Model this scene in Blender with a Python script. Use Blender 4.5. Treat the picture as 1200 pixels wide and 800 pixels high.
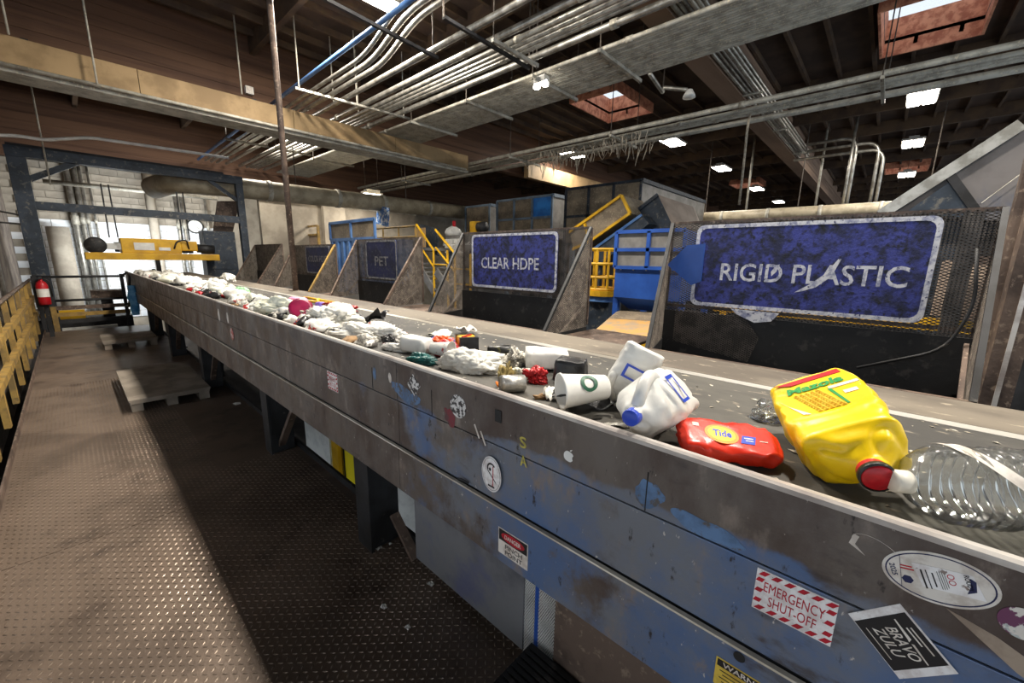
import bpy, bmesh, math, random
from mathutils import Vector, Matrix, noise, Euler
random.seed(7)
S = bpy.context.scene
for o in list(bpy.data.objects): bpy.data.objects.remove(o)
COL = S.collection

# ------------------------------------------------------------------ camera
CAMZ = 1.6
M3 = Matrix(((0.67787127, 0.13585611, -0.72251896),
             (-0.73498604, 0.14784202, -0.66176904),
             (0.01691329, 0.97963557, 0.2000702)))
cam = bpy.data.cameras.new('camera'); cam.lens = 36*470/1200; cam.sensor_width = 36; cam.clip_end = 200; cam.clip_start = 0.02
camo = bpy.data.objects.new('camera', cam); COL.objects.link(camo)
camo.matrix_world = Matrix.Translation((0, 0, CAMZ)) @ M3.to_4x4()
S.camera = camo

# ------------------------------------------------------------------ world, exposure
S.view_settings.view_transform = 'Standard'; S.view_settings.look = 'None'
S.view_settings.gamma = 1; S.view_settings.use_curve_mapping = False
S.view_settings.exposure = 0.55
w = bpy.data.worlds.new('world'); S.world = w; w.use_nodes = True
w.node_tree.nodes['Background'].inputs[0].default_value = (0.80, 0.90, 1.0, 1)
w.node_tree.nodes['Background'].inputs[1].default_value = .92
LAMP_W = 145           # ceiling lamps
BELT_LAMP_W = 205      # lamps above the sorting belt

def at(px, py, x=None, y=None, z=None):
    """photo pixel (1200x800) at a known plane -> world point"""
    d = M3 @ Vector((px-600, -(py-400), -470))
    if x is not None: k = x/d.x
    elif y is not None: k = y/d.y
    else: k = (z-CAMZ)/d.z
    p = d*k; return Vector((p.x, p.y, p.z+CAMZ))

# ------------------------------------------------------------------ materials
MATS = {}
def mat(name, c1, c2=None, scale=4., rough=.6, metal=0., bump=0., lo=.4, hi=.62, c3=None, scale3=18., lo3=.55, hi3=.66,
        detail=6., bscale=None, spec=.5, stretch=None, trans=0., ior=1.45, alpha=1., rough2=None):
    if name in MATS: return MATS[name]
    m = bpy.data.materials.new(name); m.use_nodes = True; N = m.node_tree.nodes; L = m.node_tree.links
    b = N['Principled BSDF']
    b.inputs['Roughness'].default_value = rough; b.inputs['Metallic'].default_value = metal
    b.inputs['Specular IOR Level'].default_value = spec; b.inputs['IOR'].default_value = ior
    b.inputs['Transmission Weight'].default_value = trans; b.inputs['Alpha'].default_value = alpha
    b.inputs['Base Color'].default_value = (*c1, 1)
    tc = N.new('ShaderNodeTexCoord'); mp = N.new('ShaderNodeMapping'); L.new(tc.outputs['Object'], mp.inputs[0])
    if stretch: mp.inputs['Scale'].default_value = stretch
    def nz(sc, dt=detail):
        n = N.new('ShaderNodeTexNoise'); n.inputs['Scale'].default_value = sc; n.inputs['Detail'].default_value = dt
        n.inputs['Roughness'].default_value = .62
        L.new(mp.outputs[0], n.inputs['Vector']); return n
    def ramp(n, a, c):
        r = N.new('ShaderNodeMapRange'); r.inputs['From Min'].default_value = a; r.inputs['From Max'].default_value = c
        r.interpolation_type = 'SMOOTHSTEP'; L.new(n.outputs['Fac'], r.inputs['Value']); return r
    def mix(fac, A, B):
        x = N.new('ShaderNodeMix'); x.data_type = 'RGBA'; L.new(fac.outputs[0], x.inputs[0])
        for i, v in ((6, A), (7, B)):
            if isinstance(v, tuple): x.inputs[i].default_value = (*v, 1)
            else: L.new(v, x.inputs[i])
        return x.outputs[2]
    out = None
    if c2:
        r = ramp(nz(scale), lo, hi); out = mix(r, c1, c2)
        if rough2 is not None:
            rr = N.new('ShaderNodeMapRange'); rr.inputs['To Min'].default_value = rough; rr.inputs['To Max'].default_value = rough2
            L.new(r.outputs[0], rr.inputs['Value']); L.new(rr.outputs[0], b.inputs['Roughness'])
    if c3:
        out = mix(ramp(nz(scale3), lo3, hi3), out if out else c1, c3)
    if out: L.new(out, b.inputs['Base Color'])
    if bump:
        bn = N.new('ShaderNodeBump'); bn.inputs['Strength'].default_value = bump; bn.inputs['Distance'].default_value = .02
        L.new(nz(bscale or scale*4).outputs['Fac'], bn.inputs['Height']); L.new(bn.outputs[0], b.inputs['Normal'])
    MATS[name] = m; return m
def emis(name, c, s):
    if name in MATS: return MATS[name]
    m = bpy.data.materials.new(name); m.use_nodes = True; b = m.node_tree.nodes['Principled BSDF']
    b.inputs['Base Color'].default_value = (*c, 1); b.inputs['Emission Color'].default_value = (*c, 1); b.inputs['Emission Strength'].default_value = s
    MATS[name] = m; return m
def hexc(h):
    v = [int(h[i:i+2], 16)/255 for i in (0, 2, 4)]
    return tuple((c/12.92 if c <= .04045 else ((c+.055)/1.055)**2.4) for c in v)
H = hexc

# ------------------------------------------------------------------ objects
def tag(o, label=None, cat=None, group=None, kind=None):
    if label: o['label'] = label
    if cat: o['category'] = cat
    if group: o['group'] = group
    if kind: o['kind'] = kind
    return o
def thing(name, label, cat, loc=(0, 0, 0), group=None, rot=None):
    o = bpy.data.objects.new(name, None); COL.objects.link(o); o.location = loc; o.empty_display_size = .1
    if rot: o.rotation_euler = rot
    return tag(o, label, cat, group)
def struct(name, loc=(0, 0, 0)):
    o = bpy.data.objects.new(name, None); COL.objects.link(o); o.location = loc; o['kind'] = 'structure'; return o
def origin(p):
    v = Vector((0, 0, 0))
    while p: v += p.location; p = p.parent
    return v
def link(name, me, m, parent=None, loc=None):
    o = bpy.data.objects.new(name, me); COL.objects.link(o)
    if m and not me.materials: me.materials.append(m)
    if parent: o.parent = parent
    if loc is not None: o.location = loc
    return o
def basis(d):
    d = Vector(d).normalized(); a = Vector((0, 0, 1)) if abs(d.z) < .95 else Vector((0, 1, 0))
    u = d.cross(a).normalized(); v = u.cross(d).normalized(); return d, u, v
class MB:
    def __init__(s): s.v = []; s.f = []
    def add(s, vs, fs):
        b = len(s.v); s.v += [tuple(p) for p in vs]; s.f += [tuple(b+i for i in f) for f in fs]; return s
    def box(s, x0, x1, y0, y1, z0, z1):
        x0, x1 = sorted((x0, x1)); y0, y1 = sorted((y0, y1)); z0, z1 = sorted((z0, z1))
        return s.add([(x, y, z) for x in (x0, x1) for y in (y0, y1) for z in (z0, z1)],
                     [(0, 1, 3, 2), (4, 6, 7, 5), (0, 4, 5, 1), (2, 3, 7, 6), (0, 2, 6, 4), (1, 5, 7, 3)])
    def bar(s, p0, p1, wd, ht=None, up=None):
        p0, p1 = Vector(p0), Vector(p1); d, u, v = basis(p1-p0); ht = ht or wd
        if up is not None:
            v = Vector(up); v = (v-d*v.dot(d)).normalized(); u = d.cross(v)
        a, c = u*wd/2, v*ht/2
        return s.add([p0-a-c, p0+a-c, p0+a+c, p0-a+c, p1-a-c, p1+a-c, p1+a+c, p1-a+c],
                     [(3, 2, 1, 0), (4, 5, 6, 7), (0, 1, 5, 4), (1, 2, 6, 5), (2, 3, 7, 6), (3, 0, 4, 7)])
    def tube(s, pts, r, n=8, cap=True):
        pts = [Vector(p) for p in pts]; rings = []; pu = None
        for i, p in enumerate(pts):
            d = (pts[min(i+1, len(pts)-1)]-pts[max(i-1, 0)])
            d, u, v = basis(d)
            if pu is not None:
                u = (pu-d*pu.dot(d)).normalized(); v = u.cross(d)
            pu = u; rr = r[i] if isinstance(r, (list, tuple)) else r
            rings.append([p+(u*math.cos(2*math.pi*k/n)+v*math.sin(2*math.pi*k/n))*rr for k in range(n)])
        vs = [q for R in rings for q in R]; fs = []
        for i in range(len(pts)-1):
            for k in range(n):
                a, b = i*n+k, i*n+(k+1) % n; fs.append((a, a+n, b+n, b))
        if cap: fs += [tuple(range(n)), tuple(reversed(range((len(pts)-1)*n, len(pts)*n)))]
        return s.add(vs, fs)
    def prism(s, pts, off):
        n = len(pts); off = Vector(off); P = [Vector(p) for p in pts]
        nrm = sum(((P[i]-P[0]).cross(P[(i+1) % n]-P[0]) for i in range(1, n)), Vector((0, 0, 0)))
        if nrm.dot(off) > 0: P.reverse()
        return s.add(P+[p+off for p in P], [tuple(range(n)), tuple(reversed(range(n, 2*n)))] +
                     [(i, i+n, (i+1) % n+n, (i+1) % n) for i in range(n)])
    def quad(s, a, b, c, d): return s.add([a, b, c, d], [(0, 1, 2, 3)])
    def grid(s, fn, nu, nv, wrap=False):
        vs = [fn(i/(nu if wrap else nu-1), j/(nv-1)) for j in range(nv) for i in range(nu)]; fs = []
        for j in range(nv-1):
            for i in range(nu if wrap else nu-1):
                a = j*nu+i; b = j*nu+(i+1) % nu; fs.append((a, b, b+nu, a+nu))
        return s.add(vs, fs)
    def mesh(s, name, off=None, smooth=False):
        me = bpy.data.meshes.new(name)
        vs = s.v if off is None else [(a-off.x, b-off.y, c-off.z) for a, b, c in s.v]
        me.from_pydata(vs, [], s.f)
        bm = bmesh.new(); bm.from_mesh(me); bmesh.ops.recalc_face_normals(bm, faces=bm.faces); bm.to_mesh(me); bm.free()
        if smooth: me.shade_smooth()
        return me
    def build(s, name, m, parent=None, smooth=False, local=False, bevel=0):
        off = None if local else origin(parent)
        o = link(name, s.mesh(name, off, smooth), m, parent)
        if bevel:
            md = o.modifiers.new('bevel', 'BEVEL'); md.width = bevel; md.segments = 2; md.limit_method = 'ANGLE'
        return o
def roundpath(pts, r, n=5):
    pts = [Vector(p) for p in pts]; out = [pts[0]]
    for a, b, c in zip(pts, pts[1:], pts[2:]):
        u = (a-b); v = (c-b); rr = min(r, u.length*.45, v.length*.45); u.normalize(); v.normalize()
        p0, p1 = b+u*rr, b+v*rr
        for k in range(n+1):
            t = k/n; out.append(p0*(1-t)**2+b*2*t*(1-t)+p1*t*t)
    out.append(pts[-1]); return out

# flat print on a plane: right = u, up = v, out = n
class Fr:
    def __init__(s, o, u, v, rot=0):
        u, v = Vector(u), Vector(v); c, q = math.cos(rot), math.sin(rot)
        s.o = Vector(o); s.u = u*c+v*q; s.v = v*c-u*q; s.n = s.u.cross(s.v)
    def p(s, x, y, d=0): return s.o+s.u*x+s.v*y+s.n*d
    def poly(s, mb, pts, d, t=.0006): mb.prism([s.p(x, y, d-t) for x, y in pts], s.n*t)
    def rect(s, mb, x, y, wd, ht, d, t=.0006, skew=0):
        s.poly(mb, [(x-wd/2-skew, y-ht/2), (x+wd/2-skew, y-ht/2), (x+wd/2+skew, y+ht/2), (x-wd/2+skew, y+ht/2)], d, t)
    def ell(s, mb, x, y, a, b, d, n=40, t=.0006):
        s.poly(mb, [(x+a*math.cos(2*math.pi*k/n), y+b*math.sin(2*math.pi*k/n)) for k in range(n)], d, t)
    def ring(s, mb, x, y, a, b, wd, d, n=40, a0=0, a1=2*math.pi):
        for k in range(n):
            t0, t1 = a0+(a1-a0)*k/n, a0+(a1-a0)*(k+1)/n
            s.poly(mb, [(x+a*math.cos(t0), y+b*math.sin(t0)), (x+a*math.cos(t1), y+b*math.sin(t1)),
                        (x+(a-wd)*math.cos(t1), y+(b-wd)*math.sin(t1)), (x+(a-wd)*math.cos(t0), y+(b-wd)*math.sin(t0))], d, .0003)
    def text(s, mb, txt, x, y, wd, ht, d, skew=0, bold=0):
        vs, fs = text2d(txt, bold); xs = [v[0] for v in vs]; ys = [v[1] for v in vs]
        x0, x1, y0, y1 = min(xs), max(xs), min(ys), max(ys)
        out = []
        for a, b in vs:
            q = (b-y0)/(y1-y0)-.5; out.append(s.p(x+((a-x0)/(x1-x0)-.5)*wd+q*skew, y+q*ht, d))
        mb.add(out, fs)
TXT = {}
def text2d(txt, bold=0):
    if (txt, bold) in TXT: return TXT[txt, bold]
    cu = bpy.data.curves.new('t', 'FONT'); cu.body = txt; cu.resolution_u = 3; cu.offset = bold
    ob = bpy.data.objects.new('t', cu); COL.objects.link(ob)
    bpy.context.view_layer.update()
    me = bpy.data.meshes.new_from_object(ob.evaluated_get(bpy.context.evaluated_depsgraph_get()))
    r = ([(v.co.x, v.co.y) for v in me.vertices], [tuple(p.vertices) for p in me.polygons])
    bpy.data.objects.remove(ob); bpy.data.meshes.remove(me); TXT[txt, bold] = r; return r

def clip_line(poly, p, d):
    """segment of the line p + t d inside a convex polygon"""
    t0, t1 = -1e9, 1e9; n = len(poly)
    area = sum(poly[i][0]*poly[(i+1) % n][1]-poly[(i+1) % n][0]*poly[i][1] for i in range(n))
    P = poly if area > 0 else poly[::-1]
    for i in range(n):
        a, b = P[i], P[(i+1) % n]; nx, ny = -(b[1]-a[1]), b[0]-a[0]
        den = nx*d[0]+ny*d[1]; num = nx*(a[0]-p[0])+ny*(a[1]-p[1])
        if abs(den) < 1e-9:
            if num > 0: return None
            continue
        t = num/den
        if den > 0: t0 = max(t0, t)
        else: t1 = min(t1, t)
    return (t0, t1) if t1 > t0 else None
def lattice(mb, fr, poly, pu, pv, wd, t=.003):
    """expanded metal: crossing strands forming diamonds pu wide, pv high"""
    xs = [a for a, b in poly]; ys = [b for a, b in poly]
    for sg in (1, -1):
        d = Vector((pu, sg*pv)).normalized(); nn = Vector((-d.y, d.x))
        step = pu*pv/math.hypot(pu, pv)
        vals = [nn.x*a+nn.y*b for a, b in poly]; k = math.floor(min(vals)/step)
        while k*step <= max(vals):
            p = nn*(k*step); c = clip_line(poly, p, d)
            if c and c[1]-c[0] > pu*.3:
                a = p+d*c[0]; b = p+d*c[1]
                mb.bar(fr.p(a.x, a.y), fr.p(b.x, b.y), wd, t, up=fr.n)
            k += 1
UY, UZ = Vector((0, -1, 0)), Vector((0, 0, 1))      # right and up on faces that look towards -X

# ================================================================== palette
m_wood = mat('glulam_wood', H('5f4330'), H('493021'), 1.2, .75, bump=.15, stretch=(.15, 1, 6), bscale=6)
m_ply = mat('plywood_band', H('957c58'), H('7b6444'), 1.5, .7, bump=.1, c3=H('6b5236'), scale3=5, lo3=.6, hi3=.8)
m_deckwood = mat('roof_plywood', H('4a3a30'), H('382b25'), 1.4, .85, bump=.1)
m_purlin = mat('purlin_wood', H('54412f'), H('3f3026'), 2, .8)
m_curb = mat('skylight_curb', H('dd9a78'), H('b06a50'), 6, .75, bump=.3)
m_steel = mat('galvanised_steel', H('b9b6ae'), H('8f8b82'), 6, .38, .75, bump=.05)
m_dust = mat('dusty_galvanised', H('b8b4a8'), H('959084'), 5, .55, .2, c3=H('c9bea6'), scale3=30)
m_rod = mat('dark_rod_steel', H('5d554d'), H('433b35'), 8, .6, .4)
m_rust = mat('worn_brown_steel', H('6b5a4f'), H('4a3d36'), 4, .6, .3, bump=.15, c3=H('8c7a6a'), scale3=25)
m_black = mat('black_steel', H('2a2a2c'), H('1c1b1b'), 5, .55, .2, c3=H('5b5650'), scale3=14, lo3=.62, hi3=.75)
m_bluegrey = mat('blue_grey_paint', H('303945'), H('222a33'), 4, .5, .1, c3=H('5c5a56'), scale3=12)
m_yellow = mat('yellow_paint', H('a08040'), H('766038'), 5, .55, c3=H('6d5836'), scale3=14, lo3=.58, hi3=.72)
m_byellow = mat('bright_yellow_paint', H('d9a81e'), H('bd8f1a'), 3, .4, c3=H('8a6a20'), scale3=20, lo3=.66, hi3=.75)
m_blue = mat('blue_paint', H('264f9e'), H('20448c'), 2.5, .4, c3=H('6f7f9c'), scale3=30, lo3=.7, hi3=.8)
m_lblue = mat('light_blue_paint', H('5a80b4'), H('41659a'), 2, .45)
m_sign = mat('sign_blue_worn', H('383f8c'), H('1c2044'), 11, .5, c3=H('0d0e18'), scale3=30, lo3=.47, hi3=.68, bump=.3, bscale=60)
m_signd = mat('sign_blue_dusty', H('262b4e'), H('1c2036'), 4, .65, c3=H('4a4a50'), scale3=20)
m_signw = mat('sign_white_worn', H('d9d8dc'), H('8a8da8'), 22, .55, lo=.42, hi=.66, c3=H('33375f'), scale3=45, lo3=.56, hi3=.66)
m_signwd = mat('sign_white_faded', H('8d8b88'), H('55565e'), 22, .65, lo=.4, hi=.6)
m_mesh = mat('expanded_metal', H('7c7268'), H('564e47'), 9, .65, .3, c3=H('9d9284'), scale3=40)
m_meshd = mat('dark_expanded_metal', H('6b635d'), H('45403c'), 8, .6, .3)
m_rubber = mat('black_rubber', H('232222'), H('1a1919'), 3, .6, bump=.12, c3=H('3c3836'), scale3=12)
m_conc = mat('painted_concrete', H('a39a8b'), H('8b8275'), 1.5, .85, bump=.1)
m_white = mat('white_block_paint', H('e6e8ea'), H('d3d6d8'), 2, .7, bump=.08)
m_concl = mat('stained_concrete', H('857a70'), H('5e554e'), 2, .85, bump=.2, c3=H('3c3632'), scale3=7, lo3=.6, hi3=.8)
m_ground = mat('ground_concrete', H('3a3634'), H('292625'), 1.5, .85)
m_pane = mat('dusty_panel', H('8a7c68'), H('6d6152'), 3, .6, c3=H('a3957d'), scale3=25)
m_greypanel = mat('grey_sheet_panel', H('83807c'), H('6d6a66'), 3, .5, .2)
m_tan = mat('tan_sheet', H('a08d7d'), H('8c7a6c'), 3, .6)
m_osb = mat('strand_board', H('b78d4f'), H('9b8467'), 3, .7, c3=H('8d8478'), scale3=9)
m_lampbody = mat('lamp_housing', H('b5b2aa'), None, rough=.5)
m_lamp = emis('lamp_glow', (1, .95, .85), 14)
m_pipe = mat('pvc_duct', H('b3a78f'), H('958a74'), 3, .55, c3=H('6f6758'), scale3=10, lo3=.6, hi3=.8)
m_red = mat('red_paint', H('b3141f'), H('94121b'), 4, .35)
m_wht = mat('white_plastic', H('e4e2dc'), H('cfcdc8'), 6, .45)
m_prlght = mat('printed_white', H('ded6cc'), H('c2b6aa'), 30, .5)
m_ink = mat('black_ink', H('201d1e'), None, rough=.5)
m_inkred = mat('red_ink', H('b8182c'), H('a01828'), 40, .5)
m_inknavy = mat('navy_ink', H('22264c'), None, rough=.5)

# ================================================================== setting
# lower ground floor
g = struct('floor_ground', (12, 6, -1.2))
MB().box(-6, 40, -9, 19, -1.3, -1.2).build('slab', m_ground, g)

# raised walkway of chequer plate
fl = struct('floor', (0, 5, 0))
m_fl = mat('chequer_plate', H('7a6a5d'), H('61544a'), 1.1, .42, .35, c3=H('483d36'), scale3=3.2, lo3=.52, hi3=.75, bump=.12, bscale=60)
m_lug = mat('chequer_lug', H('9a8b7d'), H('7c6e62'), 2.2, .3, .6)
for k in range(6):
    MB().box(-.5, 1.12, -1.5+k*2.3, .794+k*2.3, -.02, 0).build('deck_plate', m_fl, fl)
lug = MB(); p = .027
for i in range(int(1.58/p)):
    for j in range(int(7.4/p)):
        cx, cy = -.48+i*p, -.2+j*p
        a = math.pi/4 if (i+j) % 2 else -math.pi/4
        if cx > .55 and cy > 3.5: continue
        c, s = math.cos(a), math.sin(a); l, q, h = .0115, .0040, .0030
        P = [(-l, 0), (0, -q), (l, 0), (0, q)]
        b = [(cx+c*x-s*y, cy+s*x+c*y, 0.0003) for x, y in P]
        lug.add(b+[(cx-c*l*.5, cy-s*l*.5, h), (cx+c*l*.5, cy+s*l*.5, h)], [(0, 1, 5, 4), (1, 2, 5), (2, 3, 4, 5), (3, 0, 4)])
tag(lug.build('tread_lugs', m_lug, fl), kind='stuff')
MB().box(-.512, -.5, -1.5, 12.3, -.02, .06).build('kick_plate', m_rust, fl)
MB().box(1.12, 1.14, -1.5, 12.3, -.12, .05).build('kick_plate', m_black, fl)
for k in range(6): MB().box(-.5, 1.12, -.6+k*2.4, -.5+k*2.4, -.2, -.02).build('floor_beam', m_black, fl)
for x in (-.45, 1.05):
    for y in (0, 6, 12): MB().box(x-.05, x+.05, y-.05, y+.05, -1.2, -.02).build('floor_post', m_black, fl)

# walls
wl = struct('wall_left', (-1.0, 12, 0))
MB().box(-1.25, -1.0, 7.0, 18.6, -1.2, 6.0).build('wall_face', m_concl, wl)
wf = struct('wall_far', (10, 18.5, 0))
MB().box(-1.25, 40, 18.5, 18.8, -1.2, 6.0).build('wall_face', m_conc, wf)
wr = struct('wall_right', (40.6, 6, 0)); MB().box(40.3, 40.6, -10, 18.5, -1.2, 6.0).build('wall_face', m_wood, wr)
blk = {}
for kd, mm in (('w', m_white), ('c', m_conc)):
    b = MB().box(-.197, .197, -.03, .03, -.096, .096); me = b.mesh('block'); me.materials.append(mm); blk[kd] = me
for r in range(24):
    for c in range(12):
        x = -.8+c*.405+(.2 if r % 2 else 0); z = -.4+r*.203
        if x > 3.75: continue
        link('block', blk['w' if z < 2.45 else 'c'], None, wf, (x-10, -.01, z))

# roof
ce = struct('ceiling', (12, 6, 6))
ZR = 6.0
def deck(x0, x1, y0, y1): MB().box(x0, x1, y0, y1, ZR, ZR+.06).build('roof_panel', m_deckwood, ce)
SKX = ((9.8, 11.8), (24.8, 26.3)); SKY = ((-.62, .72), (5.6, 6.95))
xs = [-9, 9.8, 11.8, 24.8, 26.3, 41]
for i in range(5):
    if i in (1, 3):
        for y0, y1 in ((-10, -.62), (.72, 5.6), (6.95, 18.8)): deck(xs[i], xs[i+1], y0, y1)
    else: deck(xs[i], xs[i+1], -10, 18.8)
x = -6.6
while x < 40:
    if not any(a-.1 < x < b+.1 for a, b in SKX): MB().box(x-.05, x+.05, -10, 18.3, ZR-.34, ZR).build('purlin', m_purlin, ce)
    x += 2.44
y = -9.5
while y < 18:
    if not any(a-.05 < y < b+.05 for a, b in SKY): MB().box(-9, 40, y-.03, y+.03, ZR-.12, ZR).build('sub_purlin', m_purlin, ce)
    else:
        for x0, x1 in ((-9, 9.8), (11.8, 24.8), (26.3, 40)): MB().box(x0, x1, y-.03, y+.03, ZR-.12, ZR).build('sub_purlin', m_purlin, ce)
    y += .61
n = 0
m_glass = mat('skylight_acrylic', (.9, .95, 1), None, rough=.4, alpha=.12)
for a0, a1 in SKX:
    for b0, b1 in SKY:
        n += 1; s = struct('window_%d' % n, ((a0+a1)/2, (b0+b1)/2, ZR))
        for q in ((a0-.04, a0, b0, b1), (a1, a1+.04, b0, b1), (a0-.04, a1+.04, b0-.04, b0), (a0-.04, a1+.04, b1, b1+.04)):
            MB().box(q[0], q[1], q[2], q[3], ZR-.25, ZR+.42).build('curb_board', m_curb, s)
        MB().box(a0, a1, b0, b1, ZR+.40, ZR+.41).build('pane', m_glass, s)
        MB().box((a0+a1)/2-.03, (a0+a1)/2+.03, b0, b1, ZR+.36, ZR+.40).build('glazing_bar', m_steel, s)

# ------------------------------------------------------------------ girders
def girder(y, x0, x1, z0, th, label, m=None):
    t = thing('roof_girder', label, 'girder', (x0, y, z0), 'laminated roof girders')
    nl = 8; h = (ZR-z0)/nl
    for k in range(nl):
        MB().box(x0, x1, y+(.004 if k % 2 else 0), y+th, z0+k*h, z0+(k+1)*h-.004).build('lamination', m or m_wood, t)
    return t
girder(10.35, -.98, 40, 4.62, .3, 'deep brown laminated roof girder directly above the pale plywood band')
girder(2.75, 4.0, 40, 5.0, .38, 'laminated roof girder carrying a bundle of conduits along its side at right', mat('glulam_wood_lit', H('8d7563'), H('735c4b'), 1.2, .8, bump=.15, stretch=(.15, 1, 6), bscale=6))  # same wood made paler: lamplight from below put into its colour
girder(17.9, -.98, 40, 4.15, .3, 'farthest brown laminated girder above the concrete end wall')
t = thing('plywood_band', 'pale plywood-faced drop beam under the conduits at upper left', 'beam', (4, 9.85, 4.2))
for k, x0 in enumerate((-.98, 1.22, 3.66, 6.1)):
    x1 = (1.21, 3.65, 6.09, 8.55)[k]; MB().box(x0, x1, 9.75, 9.95, 4.2, 4.62).build('board', m_ply, t)
MB().box(-.98, 8.55, 9.74, 10.3, 4.13, 4.2).build('bottom_flange', m_dust, t)
MB().tube([(-.95, 9.66, 4.2), (8.4, 9.66, 4.2)], .03, 8).build('conduit', m_dust, t, True)
for x in (0, 3, 6, 8.4): MB().box(x-.04, x+.04, 9.95, 10.34, 4.25, 4.7).build('bracket', m_black, t)
a, b = at(617, 192, y=9.9), at(738, 214, y=9.9)
t = thing('plywood_band', 'short bright plywood-faced drop beam above the dusty panel enclosure', 'beam', (a.x, 9.9, a.z-.5))
MB().box(a.x, b.x, 9.8, 10.0, a.z-.45, a.z).build('board', m_ply, t)
MB().box(a.x, b.x, 9.8, 10.34, a.z, a.z+.06).build('bottom_flange', m_ply, t)
for x in (a.x+.3, b.x-.3): MB().box(x-.04, x+.04, 9.9, 10.34, a.z, 4.75).build('bracket', m_black, t)

# ------------------------------------------------------------------ lamps
def lamp(x, y, z, label, W, wd=1.1, dp=.55, panels=2, light=True, spread=None):
    t = thing('high_bay_lamp', label, 'lamp', (x, y, z), 'high bay ceiling lamps')
    hb = MB(); hb.box(x-wd/2, x+wd/2, y-dp/2, y+dp/2, z+.03, z+.09).box(x-wd/2+.1, x+wd/2-.1, y-.12, y+.12, z+.09, z+.17).build('housing', m_lampbody, t)
    for k in range(panels):
        pw = dp/panels; y0 = y-dp/2+k*pw
        MB().box(x-wd/2+.05, x+wd/2-.05, y0+.03, y0+pw-.03, z, z+.03).build('light_panel', m_lamp, t)
    for q in (-.35, .35): MB().tube([(x+q*wd, y, z+.17), (x+q*wd, y, ZR)], .008, 6).build('hanger_rod', m_rod, t)
    if light:
        L = bpy.data.lights.new('lamp_light', 'AREA'); L.shape = 'RECTANGLE'; L.size = wd; L.size_y = dp; L.energy = W; L.color = (1, .93, .82)
        if spread: L.spread = spread
        o = bpy.data.objects.new('lamp_light', L); COL.objects.link(o); o.parent = t; o.location = (0, 0, -.03)
    return t
for k, (x, y) in enumerate(((14.3, 0), (19.2, 0), (25.4, 0), (14.2, 5.9), (19.3, 5.8), (25.5, 5.8), (31.5, 5.8))):
    row = ['nearest of the three lamps in line above the big inclined chute', 'middle lamp of three above the big inclined chute',
           'farthest lamp of three above the big inclined chute', 'twin lamp just below the cobwebbed conduit run',
           'lamp second in the row right of the white hanging rope', 'lamp third in the row, beside the small red skylight', 'smallest farthest lamp of the right row'][k]
    if k in (2, 5): x, y, z = x*3.7/3.9, y*3.7/3.9, 5.3
    else: z = 5.5
    lamp(x, y, z, row, LAMP_W)
lamp(3.85, 6.45, 5.5, 'bright lamp at the top edge beside the bent conduits', LAMP_W*1.3, .6, .35, 2)
lamp(13.3, 9.3, 5.45, 'lamp glowing behind the dusty conduit run at centre', LAMP_W)
lamp(7.6, 13.8, 3.75, 'lamp above the pale duct pipe near the end wall', LAMP_W*.7, .7, .25, 1)
for k, (x, y) in enumerate(((2.95, .3), (2.95, -3.2), (2.95, 3.6), (2.95, 7.0))):
    lamp(x, y, 5.5, ['lamp hung over the belt near the yellow jug, above the picture', 'lamp hung over the belt behind the photographer',
                    'lamp hung over the belt opposite the second bin, above the picture', 'lamp hung over the belt opposite the third bin, above the picture'][k], BELT_LAMP_W, .4, .25, 2)
t = thing('added_wash_lamp', 'added unseen flood lamp on a stand behind the magnet separator, aimed at the white wall', 'lamp', (1.75, 15.6, -1.2))  # added fixture, out of sight, brightens the white end wall
MB().box(.9, 2.6, 15.5, 15.6, 1.62, 1.88).build('housing', m_black, t); MB().box(.95, 2.55, 15.6, 15.61, 1.65, 1.85).build('light_panel', m_lamp, t)
MB().box(1.7, 1.8, 15.5, 15.58, -1.2, 1.62).build('stand', m_black, t); MB().box(1.4, 2.1, 15.3, 15.8, -1.2, -1.15).build('foot', m_black, t)
L = bpy.data.lights.new('lamp_light', 'AREA'); L.shape = 'RECTANGLE'; L.size = 1.6; L.size_y = .2; L.energy = 130; L.color = (.9, .96, 1)
o = bpy.data.objects.new('lamp_light', L); COL.objects.link(o); o.parent = t; o.location = (0, .04, 2.95); o.rotation_euler = (math.pi/2, 0, 0)
lamp(4.6, 14.4, 5.5, 'added hidden lamp above the conduits beyond the pale plywood band', LAMP_W*1.5, .8, .4, 2)  # extra lamp added out of sight to brighten the far conduits
lamp(8.5, 2.9, 5.45, 'lamp under the roof between girder and wide conduit tray', LAMP_W*1.0, .8, .4, 2) if False else None

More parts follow.
